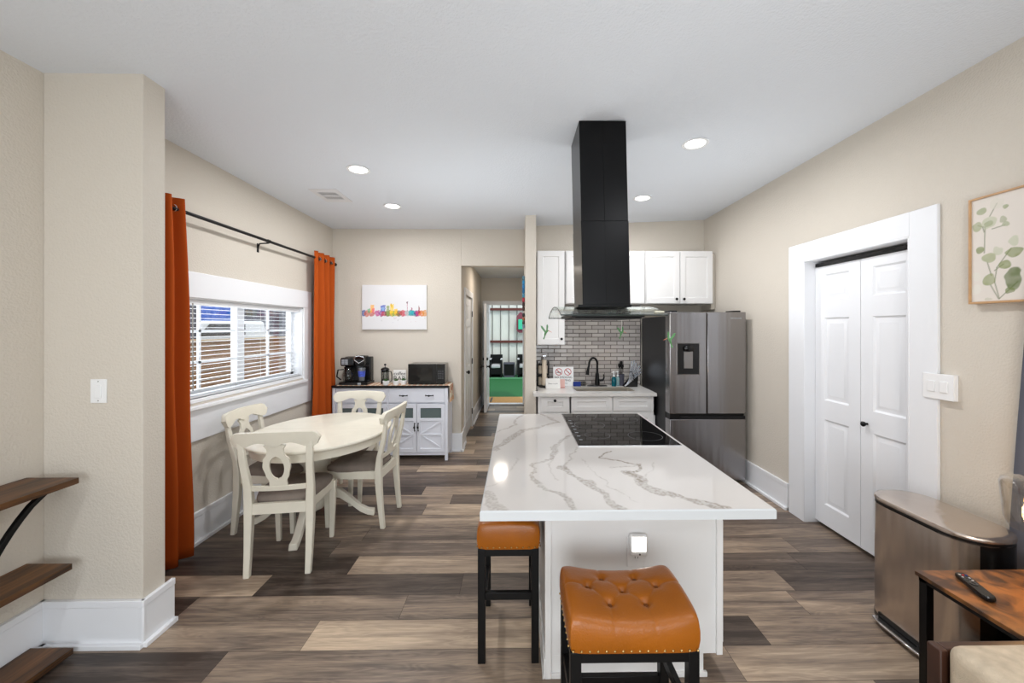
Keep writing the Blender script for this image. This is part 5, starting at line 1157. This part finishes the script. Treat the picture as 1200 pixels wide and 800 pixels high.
obj('rocker_ring', MB().lathe([(.011, .0155), (.012, .018), (.008, .018), (.007, .0155)], (-hl+.075, 0, 0), 16), 'ventdark', rm)

LX, LY = 1.83, yy(1.40, 1.83)
lp = thing('table_lamp', 'glass shaded table lamp with a glowing warm bulb at right edge', 'lamp', (LX+.185, LY, sz-.0), 0)
obj('base', MB().lathe([(.001, 0), (.07, 0), (.07, .012), (.02, .018), (.001, .018)], (0, 0, 0), 28), 'blackmetal', lp)
obj('stem', MB().tube([(0, 0, .01), (0, 0, .50), (-.02, 0, .545), (-.08, 0, .56), (-.14, 0, .55), (-.16, 0, .52)], .008, 10), 'blackmetal', lp)
obj('socket', MB().lathe([(.001, .53), (.018, .53), (.022, .49), (.022, .435), (.001, .435)], (-.16, 0, 0), 18), 'blackmetal', lp)
obj('glass_shade', MB().lathe([(.022, .441), (.055, .438), (.082, .43), (.088, .415), (.078, .29), (.066, .258), (.064, .26), (.075, .292), (.085, .415), (.08, .427), (.055, .435), (.022, .438)], (-.16, 0, 0), 36), 'shadeglass', lp, ang=60)
obj('bulb', MB().lathe([(.001, .435), (.012, .43), (.014, .41), (.026, .375), (.028, .352), (.019, .33), (.001, .322)], (-.16, 0, 0), 20), 'bulb', lp, ang=70)
pl_ = bpy.data.lights.new('bulb_light', 'POINT'); pl_.energy = 3.5; pl_.color = (1, .62, .28); pl_.shadow_soft_size = .035
po = bpy.data.objects.new('bulb_light', pl_); COL.objects.link(po); po.location = (LX+.025, LY, sz+.30)

# sofa end: dark wood frame and beige cushion
SY1 = yy(1.19, 1.5)
sf = thing('armchair', 'dark wood framed armchair with beige cushion in the bottom right corner', 'chair', (1.7, .8, 0), world=True)
obj('frame', MB().box(1.238, SY1-.04, 0, 1.262, SY1, .637).box(1.262, SY1-.035, .40, 2.12, SY1-.004, .637).box(2.12, SY1-.04, 0, 2.175, SY1, .637).box(1.30, .45, .12, 2.12, SY1-.04, .2), 'darkwood', sf, bevel=.004)
cb = obj('cushion', MB().box(1.242, .42, .20, 2.13, SY1-.042, .672), 'cushion', sf, bevel=.035, seg=5)

# grey curtain by the right wall
def sp(u, v): return (.16*(1-v)**1.3)*u
gc = curtain('grey_curtain', 'dark grey curtain at the right picture edge behind the lamp', 1.20, 1.62, .0, 2.5, 4, .016, 'greycurtain', xc=XR-.07, seed=2, spread=lambda u, v: .202*u*(1-v)**.615, rings_=False)
obj('curtain_header', MB().tube([(XR-.07, .8, 2.5), (XR-.07, 1.62, 2.5)], .01, 8), 'blackmetal', gc)
print('objects', len(bpy.data.objects))
